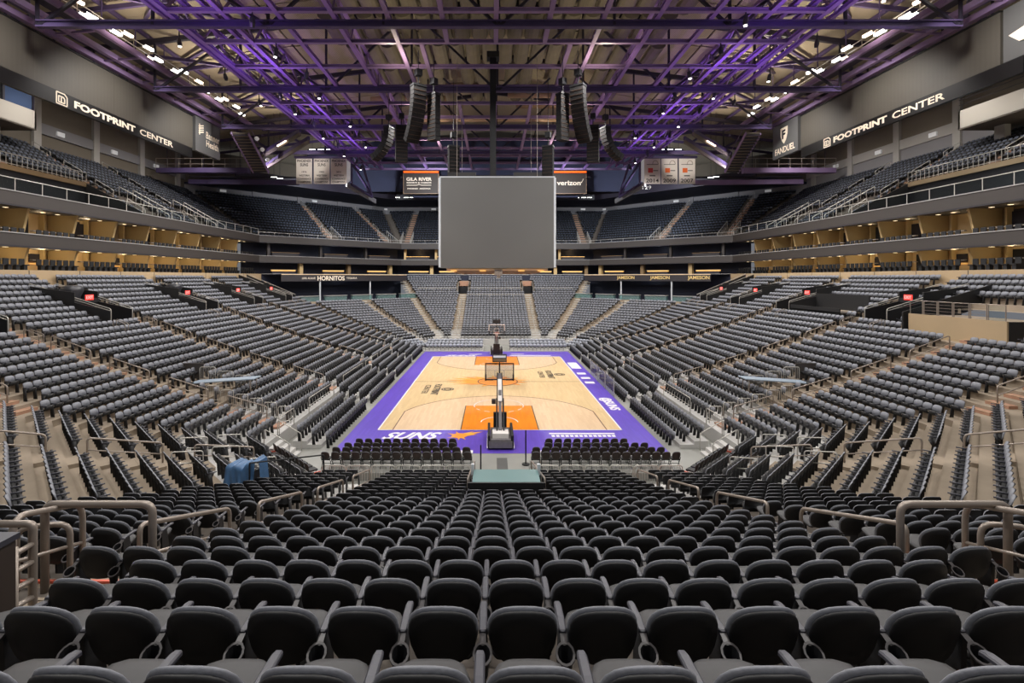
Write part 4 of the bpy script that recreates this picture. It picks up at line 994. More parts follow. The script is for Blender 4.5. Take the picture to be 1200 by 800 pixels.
for nm in VIS:
    s = SEG[nm]; side = nm in ('left', 'right')
    tnm = TN[nm].replace(' side', '').replace(' corner', '')
    for n, u in enumerate(UA[nm]):
        if nm in ('far',): continue
        for k, j in enumerate((1, 5, 9, 13)):
            if side and u < 7 and j < 8: continue
            handrail(nm, u, j+.1, j+2.4, 'upper bowl handrail, %s aisle of the %s side, %s one up' % (nth(n+1), tnm, nth(k+1)), 'upper bowl handrails', 'rail_pale', .95, .035, zu, tu)
    # glass guard along the front
    hh = s.half(TF); a = -12.8 if side else -hh; N = int((hh-a)/2.2)
    g = empty('glass_guard', label='glass front rail along the edge of the upper bowl, %s' % TN[nm], cat='railing')
    part('top_rail', MB().tube([s.P(a, TF+.15, 16.95 if side else 16.5), s.P(hh, TF+.15, 16.95 if side else 16.5)], .035, 5), 'rail_pale', g)
    zt = 16.95 if side else 16.5
    pm = MB().tube([(0, 0, 0), (0, 0, zt-16.0)], .03, 5).mesh('post', 'rail_pale')
    gm = MB().box((0, 0, 0), (2.0, .02, (zt-16.0)*.8)).mesh('glass_pane', 'glass')
    for k in range(N+1):
        u = a+(hh-a)*k/N; link('post', pm, g, loc=s.P(u, TF+.15, 16.0))
        if k < N and side: link('glass_pane', gm, g, loc=s.P(u+1.1, TF+.15, (zt+16.0)/2), rz=s.rot)
    # vomitory rails: pairs of sloping rails
    vl = [9.6+.3, 12.0, 19.2, 21.4] if side else ([u+d for u in UA[nm] for d in (-1.0, 1.0)] if nm != 'far' else [-18.2, -16.2, 16.2, 18.2])
    for n, u in enumerate(vl):
        jj = 6 if side else 4
        A, B = s.P(u, TF+.6, zu(0)+1.1), s.P(u, tu(jj)-.5, zu(jj)+1.1); dn = Vector((0, 0, 1.1))
        if not seen(A, 20): continue
        r = part('vomitory_rail', bent([A-dn, A, B, B-dn], .05, .1, 6), 'rail_pale', None, True, label='sloping rail beside an upper bowl stair in the %s, %s from its left' % (TN[nm], nth(n+1)), cat='railing', group='upper stair rails')
        for q in range(1, 6): p = A.lerp(B, q/6); part('upright_bar', MB().tube([p-dn, p], .025, 4), 'rail_pale', r)
    if side:
        # balcony fence behind the open deck and the deck's tables
        A, B = s.P(-13, tu(8)-.6, zu(8)), s.P(7.4, tu(8)-.6, zu(8)); up = Vector((0, 0, 1.05))
        f = part('balcony_fence', MB().tube([A+up, B+up], .04, 5), 'rail_pale', None, label='long picket fence above the open deck in the %s upper stand' % nm, cat='railing')
        part('bottom_rail', MB().tube([A+up*.15, B+up*.15], .03, 5), 'rail_pale', f)
        pb = MB().tube([(0, 0, 0), (0, 0, 1.05)], .028, 4).mesh('picket', 'rail_pale')
        for k in range(41): link('picket', pb, f, loc=A.lerp(B, k/40))
        struct('deck_back_wall', seg_block(MB(), nm, tu(8)-.6, tu(8)-.5, 15.4, zu(8), -14, 7.5), 'dark_wall')
        struct('open_deck_floor', seg_block(MB(), nm, TF+.3, tu(8)-.5, 15.35, 15.48, -14, 7.5), 'concrete_dark')
        struct('deck_end_wall', seg_block(MB(), nm, TF+.6, tu(8)-.5, 15.4, 15.9, 7.3, 7.45, 0, 15.4, zu(8)), 'vom_wall')
        struct('deck_lintel', seg_block(MB(), nm, tu(8)-.7, tu(8)-.45, zu(8)-.45, zu(8)+.02, -14, 7.5), 'tan_dark' if nm == 'left' else 'cream')
        for k in range(6):
            u = -11+3.2*k; p = s.P(u, 26.4, 15.48)
            if not seen(p, 20): continue
            t = part('lounge_table', MB().box((0, 0, .74), (1.9, .7, .05)), 'counter', None, label='lounge table on the open deck of the %s upper stand, %s along' % (nm, nth(k+1)), cat='table', group='open deck tables'); t.location = p; t.rotation_euler = (0, 0, s.rot)
            for x in (-.7, .7): part('leg', MB().box((x, 0, .36), (.08, .5, .72)), 'lamp_body', t)
            for q in (-.7, 0, .7):
                c = link('lounge_chair', chair_sm, None, label='dark chair on the open deck of the %s upper stand, table %s, seat %s' % (nm, 'one two three four five six'.split()[k], {-.7: 'one', 0: 'two', .7: 'three'}[q]), cat='chair', group='open deck chairs %s' % nm, loc=s.P(u+q, 25.2, 15.48), rz=s.rot)
        if nm == 'right': struct('lit_counter', seg_block(MB(), nm, 28.5, 29.4, 15.48, 16.6, -8, 3), 'glass_teal')
        lamp('POINT', s.P(-2, 27.5, 18.4), 160, (.8, .92, 1) if nm == 'right' else (1, .8, .55), size=.12)
# ------------------------------------------------------------------ upper walls
TW = 38.5
for nm in VIS:
    s = SEG[nm]; side = nm in ('left', 'right'); us = -18 if side else None
    nmw = {'left': 'wall_left', 'right': 'wall_right', 'far': 'wall_far', 'far_left': 'wall_far_left', 'far_right': 'wall_far_right'}[nm]
    wl = struct(nmw, seg_block(MB(), nm, TW, TW+.3, 22.5, 33 if side else 31, us, None), 'wall_tan' if nm != 'right' else 'wall_tan')
    hh = s.half(TW)
    for k in range(-3, 5):
        u = k*8.2+(1.5 if side else 0)
        if abs(u) > hh or (side and u < -15): continue
        part('wall_column', seg_block(MB(), nm, TW-.35, TW, 22.5, 31 if side else 25.2, u-.45, u+.45), 'wall_stripe' if side else 'wall_grey', wl)
        if side or k % 2 == 0:
            part('section_sign', seg_block(MB(), nm, TW-.42, TW-.3 if not side else TW-.1, 26.0 if side else 24.3, 26.5 if side else 24.7, u+2.4, u+3.4), 'white_sign', wl)
    if side:
        part('wall_band', seg_block(MB(), nm, TW-.25, TW, 25.7, 26.9, -18, None), 'wall_stripe' if nm == 'right' else 'wall_grey', wl)
        if nm == 'right': part('lower_panel', seg_block(MB(), nm, TW-.1, TW, 22.6, 25.7, -18, None), 'wall_grey', wl)
    else:
        part('wall_panel', seg_block(MB(), nm, TW-.1, TW, 23.2, 25.0), 'wall_grey', wl)
        struct('soffit', seg_block(MB(), nm, 27.8, TW+.2, 24.95, 25.3), 'soffit')
        struct('soffit_edge', seg_block(MB(), nm, 27.5, 27.8, 24.9, 26.4), 'dark_steel')
    # press box
for nm in ('left', 'right'):
    s = SEG[nm]; b = empty('press_box', kind='structure'); ue = 49.6-45.2
    part('parapet', seg_block(MB(), nm, 33.4, 33.7, 24.4, 26.2, -16, ue), 'wall_pale', b)
    part('end_wall', seg_block(MB(), nm, 33.4, 38.4, 24.4, 26.2, ue-.2, ue), 'wall_pale', b)
    part('box_floor', seg_block(MB(), nm, 33.4, 38.4, 24.3, 24.45, -16, ue), 'concrete_dark', b)
    part('box_post', seg_block(MB(), nm, 35.8, 36.4, 19, 24.4, ue-2.2, ue-1.2), 'wall_stripe', b)
    if nm == 'left':
        part('roof_slab', seg_block(MB(), nm, 33.3, 38.4, 28.0, 28.4, -16, ue), 'wall_pale', b)
        for k in range(6):
            part('window_pane', seg_block(MB(), nm, 33.8, 33.85, 26.2, 28.0, ue-3.0*(k+1)+.1, ue-3.0*k-.1), 'glass_blue' if k == 0 else 'glass', b)
            part('mullion', seg_block(MB(), nm, 33.7, 33.95, 26.2, 28.0, ue-3.0*k-.1, ue-3.0*k+.1), 'dark_steel', b)
        lamp('POINT', s.P(-2, 36, 27.2), 120, (1, .95, .9), size=.1)
    else:
        r = part('box_railing', MB().tube([s.P(-16, 33.5, 27.3), s.P(ue, 33.5, 27.3)], .04, 5).tube([s.P(-16, 33.5, 26.8), s.P(ue, 33.5, 26.8)], .03, 5), 'lamp_body', b)
        part('number_sign', seg_block(MB(), nm, 33.35, 33.4, 25.2, 25.8, ue-7.2, ue-6.2), 'white_sign', b)
        lamp('POINT', s.P(-2, 36, 23.6), 90, (1, .85, .6), size=.1)

# ------------------------------------------------------------------ long display boards above the side stands
def board(sd):
    sg = -1 if sd == 'left' else 1; X = sg*36.0; rt = (0, -sg, 0); n = -sg
    e = empty('display_board', (X, 46, 24.7), label='very long dark display board hanging above the %s stand' % sd, cat='display board')
    def bx(x, ya, yb, za, zb, d): return MB().box((x-X, (ya+yb)/2-46, (za+zb)/2-24.7), (d, yb-ya, zb-za))
    N = 7
    y0, y1 = 35.3 if sd == 'right' else 30, 58.2
    for k in range(N): part('screen_panel', bx(X, y0+(y1-y0)*k/N+.004, y0+(y1-y0)*(k+1)/N-.004, 24.72, 28.5, .3), 'led_panel', e)
    part('top_edge', bx(X, y0, 58.2, 28.5, 28.62, .5), 'black', e)
    # end panel with the sponsor's name
    q = empty('sponsor_sign', (X+n*.3, 60.8, 26.6), label='grey end panel reading %s beside the long %s display board' % ('Banner Health' if sd == 'left' else 'FANDUEL', sd), cat='sign')
    part('panel_face', MB().box((0, 0, 0), (.4, 5.2, 4.1)), 'sign_grey', q)
    fx = n*.22
    if sd == 'left':
        text('Banner', 2.9, .85, 'letter_white', (fx, .95, .35), rt, (0, 0, 1), q, bold=.01); text('Health', 2.6, .8, 'letter_white', (fx, .85, -.65), rt, (0, 0, 1), q, bold=.01)
        for k in range(4): part('emblem_stroke', MB().bar((fx, -2.0, .2+.26*k), (fx, -1.05, .5+.26*k), .05, .13), 'letter_white', q)
        part('emblem_stem', MB().bar((fx, -1.85, 0), (fx, -1.85, 1.3), .05, .14), 'letter_white', q)
    else:
        text('FANDUEL', 4.1, .78, 'letter_white', (fx, 0, -1.25), rt, (0, 0, 1), q, bold=.02)
        sh = [(-.75, .9), (.75, .9), (.72, 0), (.4, -.7), (0, -1.1), (-.4, -.7), (-.72, 0)]
        o = flat(sh[::-1], .05, 'letter_white', (fx, .1, .55), rt, (0, 0, 1), q, 'emblem')
        text('F', .7, 1.1, 'print_black', (fx+n*.06, .1, .6), rt, (0, 0, 1), q, bold=.04)
    # arena name band
    b = empty('name_band', (X+n*.2, 46, 24.1), label='black band reading FOOTPRINT CENTER below the %s display board' % sd, cat='sign')
    part('band', MB().box((0, 0 if 0 else -.3, 0), (.3, 24.2, 1.15)), 'led_dark', b)
    fx = n*.17
    if sd == 'left': ylogo, ya, yb, yc, yd = 40.3, 41.5, 48.6, 49.2, 54.3
    else: ylogo, ya, yb, yc, yd = 53.3, 52.3, 45.2, 44.6, 39.4
    text('FOOTPRINT', abs(yb-ya), .62, 'letter_white', (fx, (ya+yb)/2-46, 0), rt, (0, 0, 1), b, bold=.045); text('CENTER', abs(yd-yc), .60, 'letter_white', (fx, (yc+yd)/2-46, 0), rt, (0, 0, 1), b, bold=.02)
    em = empty('arena_emblem', parent=b); frame(em, (fx, ylogo-46, 0), rt, (0, 0, 1))
    def ringm(w_, h_, cx, cy, open_=False):
        mb = MB(); pts = [(-w_, -h_), (w_, -h_), (w_, h_*.55), (w_*.5, h_), (-w_, h_)]
        pts = [(x+cx, y+cy) for x, y in pts]
        for i in range(len(pts)-(1 if open_ else 0)): mb.bar((*pts[i], 0), (*pts[(i+1) % len(pts)], 0), .09, .04)
        return mb
    part('emblem_ring', ringm(.5, .46, 0, 0), 'letter_white', em); part('emblem_ring', ringm(.28, .24, -.02, -.06), 'letter_white', em); part('emblem_stroke', MB().bar((-.05, -.3, 0), (-.05, .1, 0), .1, .04), 'letter_white', em)
    # hangers up to the purple beam
    for k in range(8): part('hanger', MB().bar((0, -14+4*k, 4.0), (0, -14+4*k, 5.2), .12), 'dark_steel', e)
board('left'); board('right')
q = empty('end_board', (36.0, 31.5, 26.4), label='dark board at the upper right edge with part of a white hat shape', cat='sign')
part('panel_face', MB().box((0, 0, 0), (.3, 7.2, 4.3)), 'sign_grey', q)
flat([(-.9, -.9), (1.6, -.9), (1.9, -.3), (1.0, -.15), (.8, .8), (-.2, 1.0), (-.6, 0), (-1.6, -.2), (-1.3, -.5)], .05, 'letter_white', (-.2, 1.55, .3), (0, -1, 0), (0, 0, 1), q, 'hat_shape')

# ------------------------------------------------------------------ centre-hung scoreboard
e = empty('center_scoreboard', (-.08, 45.2, 10.3), label='huge dark grey cube scoreboard hanging over centre court', cat='scoreboard')
W2, H2 = 4.68, 7.5; D2 = 4.7
mb = MB()
part('body', MB().box((0, 0, 3.75), (9.0, 9.3, 7.3)), 'scoreboard_body', e)
f = part('front_screen', MB().box((0, -D2, 3.72), (2*W2, .18, 7.42)), 'screen', e)
part('back_screen', MB().box((0, D2, 3.72), (2*W2, .18, 7.42)), 'screen', e)
for x in (-W2-.02, W2+.02):
    part('side_screen', MB().box((x, 0, 3.75), (.18, 9.0, 7.3)), 'screen', e)
    part('corner_strip', MB().tube([(x, -D2, .06), (x, -D2, 7.4)], .12, 8), 'screen_edge', e)
part('top_edge', MB().box((0, -D2+.02, 7.46), (2*W2+.1, .26, .1)), 'screen_edge', e)
part('lower_ring', MB().box((0, 0, -.12), (8.4, 8.4, .2)), 'tan_light', e)
part('underside_frame', MB().box((0, -4.0, -.3), (7.0, .3, .2)).box((0, 4.0, -.3), (7.0, .3, .2)).box((-3.4, 0, -.3), (.3, 8, .2)).box((3.4, 0, -.3), (.3, 8, .2)), 'duct', e)
part('camera_pod', MB().box((.1, -4.2, -.35), (.65, .5, .5)).box((.1, -4.2, -.7), (.3, .3, .25)), 'counter', e)
for x in (-3.6, -1.2, 2.0, 3.6): part('ring_light', MB().box((x, -4.35, -.2), (.5, .12, .12)), 'bar_light', e)
part('top_structure', MB().box((0, 0, 7.7), (6, 6, .5)).box((-3.0, -3.2, 7.9), (2.4, .3, .5)).box((2.6, -3.2, 7.9), (2.4, .3, .5)), 'scoreboard_body', e)
m_ = part('hoist_mast', MB().box((-.35, -.6, 13.5), (.55, .55, 12)).box((-.35, -.6, 19.2), (1.1, 1.1, .5)), 'black', e)
for x in (-3.4, 3.4):
    for y in (-3.4, 3.4): part('hoist_cable', MB().tube([(x, y, 7.5), (x, y, 18)], .025, 4), 'rail', e)
# ------------------------------------------------------------------ loudspeaker arrays
def line_array(x, y, ztop_, n, bw, bh, bend, face, label):
    e = empty('line_array', (x, y, ztop_), face, label=label, cat='loudspeaker', group='hanging loudspeaker arrays')
    mb = MB(); px, pz, a = 0, 0, 0
    part('rigging_frame', MB().box((0, 0, .12), (bw*1.05, .7, .16)).bar((0, 0, .2), (0, 0, 1.1), .08).box((0, 0, 1.2), (.5, .5, .5)), 'black', e)
    c = MB().box((0, 0, -bh/2+.015), (bw, .62, bh-.03)).mesh('speaker_box', 'speaker'); l = MB().box((0, -.33, -bh+.03), (bw*.9, .03, .025)).mesh('front_lip', 'speaker_lip')
    yy = 0
    for k in range(n):
        o = link('speaker_box', c, e, loc=(0, yy, pz)); o.rotation_euler = (a, 0, 0)
        q = link('front_lip', l, o)
        pz -= bh*math.cos(a); yy += -bh*math.sin(a)*-1
        a += bend
    part('cable', MB().tube([(0, 0, 1.3), (0, 0, 28-ztop_)], .03, 4), 'dark_steel', e)
    return e
for sg, sn in ((-1, 'left'), (1, 'right')):
    line_array(sg*6.5, 40.2, 25.0, 13, 1.15, .34, R(3.2), R(sg*-35), 'outer tall curved loudspeaker array %s of the scoreboard top' % sn)
    line_array(sg*5.35, 41.0, 24.6, 11, .9, .34, 0, R(sg*35), 'inner straight loudspeaker array beside the tall curved one, %s side' % sn)
    line_array(sg*11.4, 52.0, 25.2, 11, 1.1, .34, R(6.5), R(sg*-70), 'sharply curved loudspeaker array far out on the %s' % sn)
    line_array(sg*9.9, 51.0, 25.0, 10, 1.2, .36, 0, R(sg*-20), 'straight loudspeaker array next to the sharply curved one, %s side' % sn)
    line_array(sg*4.4+.3, 46.0, 21.6, 8, 1.0, .34, 0, R(sg*-20), 'small loudspeaker array just above the %s corner of the scoreboard' % sn)
# ------------------------------------------------------------------ roof: deck, trusses, grid of purple beams, catwalks
def zdeck(x): return 37.5-abs(x)*.12
rf = empty('ceiling', kind='structure')
nx_, ny_ = 14, 13
for i in range(nx_):
    for j in range(ny_):
        x0, x1 = -52+104/nx_*i, -52+104/nx_*(i+1); y0, y1 = 14+8*j, 22+8*j; g = .12
        if y0 > 112: continue
        part('roof_panel', MB().hexa([(x0+g, y0+g, zdeck(x0)), (x1-g, y0+g, zdeck(x1)), (x1-g, y1-g, zdeck(x1)), (x0+g, y1-g, zdeck(x0))], [(x0+g, y0+g, zdeck(x0)+.15), (x1-g, y0+g, zdeck(x1)+.15), (x1-g, y1-g, zdeck(x1)+.15), (x0+g, y1-g, zdeck(x0)+.15)]), 'roof_deck', rf)
part('roof_slab', MB().hexa([(-54, -6, 31.6), (0, -6, 38), (0, 112, 38), (-54, 112, 31.6)], [(-54, -6, 32), (0, -6, 38.4), (0, 112, 38.4), (-54, 112, 32)]).hexa([(0, -6, 38), (54, -6, 31.6), (54, 112, 31.6), (0, 112, 38)], [(0, -6, 38.4), (54, -6, 32), (54, 112, 32), (0, 112, 38.4)]), 'dark_wall', rf)
# padded baffles under the middle of the roof
bf = empty('roof_baffles', kind='structure')
prof = [(.78*math.sin(R(a)), .55-.55*math.cos(R(a))) for a in range(-90, 91, 30)]
mb = MB(); L = 5.0
r0 = [(x, -L/2, z) for x, z in prof]; r1 = [(x, L/2, z) for x, z in prof]; n = len(prof)
mb.v += r0+r1; mb.f += [(k, k+1, n+k+1, n+k) for k in range(n-1)]+[tuple(range(n)), tuple(reversed(range(n, 2*n)))]; mb.m += [0]*(n+1)
bm_ = mb.mesh('baffle', 'baffle', False)
for jy in range(6):
    for ix in range(-9, 10):
        if jy > 3 and ix % 3 == 0: continue
        o = link('baffle', bm_, bf, loc=(1.75*ix+.9*(jy % 2), 36+5.8*jy, 33.6-.06*abs(ix)))
def truss_x(y, zb, xm, mt, name='roof_truss'):
    e = empty(name, kind='structure')
    part('bottom_chord', MB().box((0, y, zb), (2*xm, .4, .12)).box((0, y, zb+.4), (2*xm, .4, .1)).box((0, y, zb+.2), (2*xm, .08, .4)), mt, e)
    zt = lambda x: zdeck(x)-1.2
    for s in (-1, 1): part('top_chord', MB().bar((0, y, zt(0)), (s*52, y, zt(52)), .35, .45), 'dark_steel', e)
    n = 8; xs = [-xm+2*xm*k/n for k in range(n+1)]
    for k in range(n+1):
        part('vertical', MB().bar((xs[k], y, zb), (xs[k], y, zt(xs[k])), .18), 'dark_steel', e)
        if k < n:
            a, b = (xs[k], xs[k+1]) if k % 2 == 0 else (xs[k+1], xs[k])
            part('diagonal', MB().bar((a, y, zb), (b, y, zt(b)), .2), 'dark_steel', e)
    return e
for y in (23.2, 35.4, 47.7, 59.6, 71.8): truss_x(y, 27.5, 33.1, 'purple_deep')
# truss members in plan between the main trusses, side roof bays
sb = empty('side_bracing', kind='structure')
for sg in (-1, 1):
    for y in (23.2, 35.4, 47.7, 59.6, 71.8):
        for x0, x1, z0, z1, dy in ((24, 34, 30, 34.2, 12.0), (34, 24, 31, 34.0, 12.0), (34, 44, 30.2, 31.6, 12), (24, 34, 34, 33, 6)):
            part('brace', MB().bar((sg*x0, y, z0), (sg*x1, y+dy, z1), .28), 'purple_deep', sb)
    for x in (24, 29, 34, 40): part('purlin', MB().bar((sg*x, 15, zdeck(x)-.5), (sg*x, 86, zdeck(x)-.5), .22, .35), 'purple_deep', sb)
    for k in range(12): part('rafter', MB().bar((sg*23, 18+6.1*k, zdeck(23)-.8), (sg*50, 18+6.1*k, zdeck(50)-.8), .22, .4), 'purple_deep', sb)
gr = empty('rigging_grid', kind='structure'); GZ = 28.1; GY = [34.3+4.57*k for k in range(-3, 12)]
for k, y in enumerate(GY):
    part('cross_beam', MB().box((0, y, GZ-.12), (46.2, .3, .06)).box((0, y, GZ+.12), (46.2, .3, .06)).box((0, y, GZ), (46.2, .06, .24)), 'purple_beam', gr)
def lb(x, y0, y1, z=GZ, w_=.34, h=.32, m='purple_beam'):
    part('long_beam', MB().box((x, (y0+y1)/2, z-h/2+.03), (w_, y1-y0, .06)).box((x, (y0+y1)/2, z+h/2-.03), (w_, y1-y0, .06)).box((x, (y0+y1)/2, z), (.08, y1-y0, h-.1)), 'grid_purple' if abs(x) > 10 else m, gr)
for m in range(-6, 7):
    x = -.2+3.83*m; a = abs(m)
    if a >= 3: lb(x, 20.6, 84.6)
    elif a == 2: lb(x, 20.6, 47.9); lb(x, 57.2, 84.6)
    elif a == 1: lb(x, 20.6, 38.9); lb(x, 52.6, 84.6)
    else: lb(x, 20.6, 38.9); lb(x, 52.6, 84.6)
for x in (-6.1, 5.7): lb(x, 38.9, 52.6)
for x in (20.6, 21.9, 24.4):
    for sg in (-1, 1): lb(sg*x, 20.6, 84.6, GZ+.5, .3, .3, 'grid_purple')
# heavier longitudinal trusses outside
for sg in (-1, 1):
    for x, z in ((23.4, 28.1), (11.6, 28.1), (19.2, 28.1)):
        e = empty('long_truss', kind='structure')
        part('upper_chord', MB().bar((sg*x+sg*.5, 20, z+2.2), (sg*x+sg*.5, 85, z+2.2), .26), 'grid_purple', e)
        for k in range(14): part('web', MB().bar((sg*x, 20.6+4.57*k, z), (sg*x+sg*.5, 22.9+4.57*k, z+2.2), .14), 'purple_beam', e); part('web', MB().bar((sg*x+sg*.5, 22.9+4.57*k, z+2.2), (sg*x, 25.2+4.57*k, z), .14), 'purple_beam', e)
    # outer purple edge beams above the boards
    e = empty('edge_beam', kind='structure')
    for x, z, w_ in ((35.7, 29.0, .5), (35.2, 29.8, .3), (34.4, 29.3, .4), (31.9, 29.3, .3)):
        part('beam', MB().bar((sg*x, 18, z), (sg*x, 64.5, z), w_, .45), 'purple_beam', e)
    for k in range(8): part('soffit_plate', MB().box((sg*34.9, 29+4.9*k, 29.6), (1.0, 2.6, .06)), 'roof_deck', e)
    for k in range(10): part('cross_tie', MB().bar((sg*31.9, 20+4.9*k, 29.35), (sg*35.6, 20+4.9*k, 29.05), .16), 'purple_beam', e)
# catwalks with railings and floodlights
nl = 0
for sg, sn in ((-1, 'left'), (1, 'right')):
    e = empty('catwalk', (sg*33.1, 41, 29.65), label='long purple catwalk with railings under the roof on the %s' % sn, cat='catwalk')
    part('deck', MB().box((0, 0, 0), (1.3, 46, .08)), 'dark_steel', e)
    for x in (-.65, .65):
        for z in (.55, 1.1): part('hand_rail', MB().tube([(x, -23, z), (x, 23, z)], .045, 5), 'rail_pale', e)
    pm = MB().tube([(-.65, 0, 0), (-.65, 0, 1.1)], .03, 4).mesh('post', 'rail'); pm2 = MB().tube([(.65, 0, 0), (.65, 0, 1.1)], .03, 4).mesh('post', 'rail')
    hg = MB().bar((-.65, 0, 1.1), (-.65, 0, 3.6), .07).mesh('hanger', 'purple_deep')
    for k in range(24): link('post', pm, e, loc=(0, -23+2*k, 0)); link('post', pm2, e, loc=(0, -23+2*k, 0))
    for k in range(12): link('hanger', hg, e, loc=(0, -23+4*k, 0))
    for k in range(30):
        y = 24.5+1.3*k+(.3 if k % 3 else -.2); z = 29.9+(.25 if k % 2 else .75); x = sg*(32.3 if k % 3 else 33.5)
        f = empty('floodlight', (x, y, z), R(8*sg), label='floodlight on the %s catwalk, %s along from the camera end' % (sn, nth(k+1)), cat='floodlight', group='%s catwalk floodlights' % sn)
        part('lamp_body', MB().box((0, 0, .1), (.32, .8, .16)), 'lamp_body', f)
        part('lamp_face', MB().box((-sg*.04, 0, 0), (.26, .95, .05)).box((-sg*.17, 0, .08), (.03, .95, .16)), 'lamp_warm' if k % 4 == 2 else 'lamp_face', f)
        part('yoke', MB().bar((0, 0, .15), (0, 0, .5), .05), 'lamp_body', f)
# bulb-like lamps and moving lights on the grid
mm = MB().tube([(0, 0, 0), (0, .1, -.35), (0, .18, -.62)], [.16, .2, .14], 8).mesh('lamp_head', 'lamp_body'); my = MB().bar((0, 0, 0), (0, 0, .5), .08).mesh('yoke', 'lamp_body'); mf = MB().box((0, .2, -.66), (.2, .2, .04)).mesh('lamp_face', 'lamp_face')
mbar = MB().box((0, 0, 0), (.9, .22, .1)).mesh('lamp_body', 'lamp_body'); mbf = MB().box((0, 0, -.06), (.85, .16, .03)).mesh('lamp_face', 'lamp_face')
spots = []
for sg in (-1, 1):
    for k in range(9): spots.append((sg*(16.8+.35*(k % 3)), 34.3+4.57*(k-1), 27.6))
    for k in range(4): spots.append((sg*(26.5), 34+7*k, 29.3))
    for k in range(8): spots.append((sg*(21.2+.5*(k % 2)), 34.3+4.57*(3+k), 27.6))
for n, (x, y, z) in enumerate(spots):
    f = empty('stage_lamp', (x, y, z), .4*n, label='small black stage lamp on the %s purple beams, %s along from the camera' % ('left' if x < 0 else 'right', nth((n % 22)+1)), cat='lamp', group='stage lamps on the roof grid')
    link('lamp_head', mm, f); link('yoke', my, f)
    if n % 2 == 0: link('lamp_face', mf, f)
    if abs(x) > 25: part('hanger', MB().bar((0, 0, .4), (0, 0, zdeck(x)-z), .06), 'dark_steel', f)
def bars(pts, what):
    for n, (x, y, z) in enumerate(pts):
        f = empty('bar_lamp', (x, y, z), label='%s white bar lamp from the left %s' % (nth(n+1), what), cat='lamp', group='bar lamps '+what)
        link('lamp_body', mbar, f); link('lamp_face', mbf, f); part('hanger', MB().bar((0, 0, .05), (0, 0, zdeck(x)-z-.1), .04), 'lamp_body', f)
def P(px, py, Y): return ((px-578)/FPX*Y+CX, Y, CZ-(py-325)/FPX*Y)
bars([P(x, 174.6, 74) for x in (366, 376, 386)], 'above the left banners'); bars([P(x, 174.6, 74) for x in (775, 785, 795)], 'above the right banners')
bars([P(x, 231, 92) for x in (466, 476, 483, 490)], 'below the left far sign'); bars([P(x, 231, 92) for x in (669, 676, 684, 691)], 'below the right far sign')
bars([P(x, y, 72) for x, y in ((270, 200), (283, 201), (321, 207), (328, 208.5))], 'by the left stair truss'); bars([P(x, y, 72) for x, y in ((833, 207.5), (839, 206.5), (879, 200), (890, 200))], 'by the right stair truss')
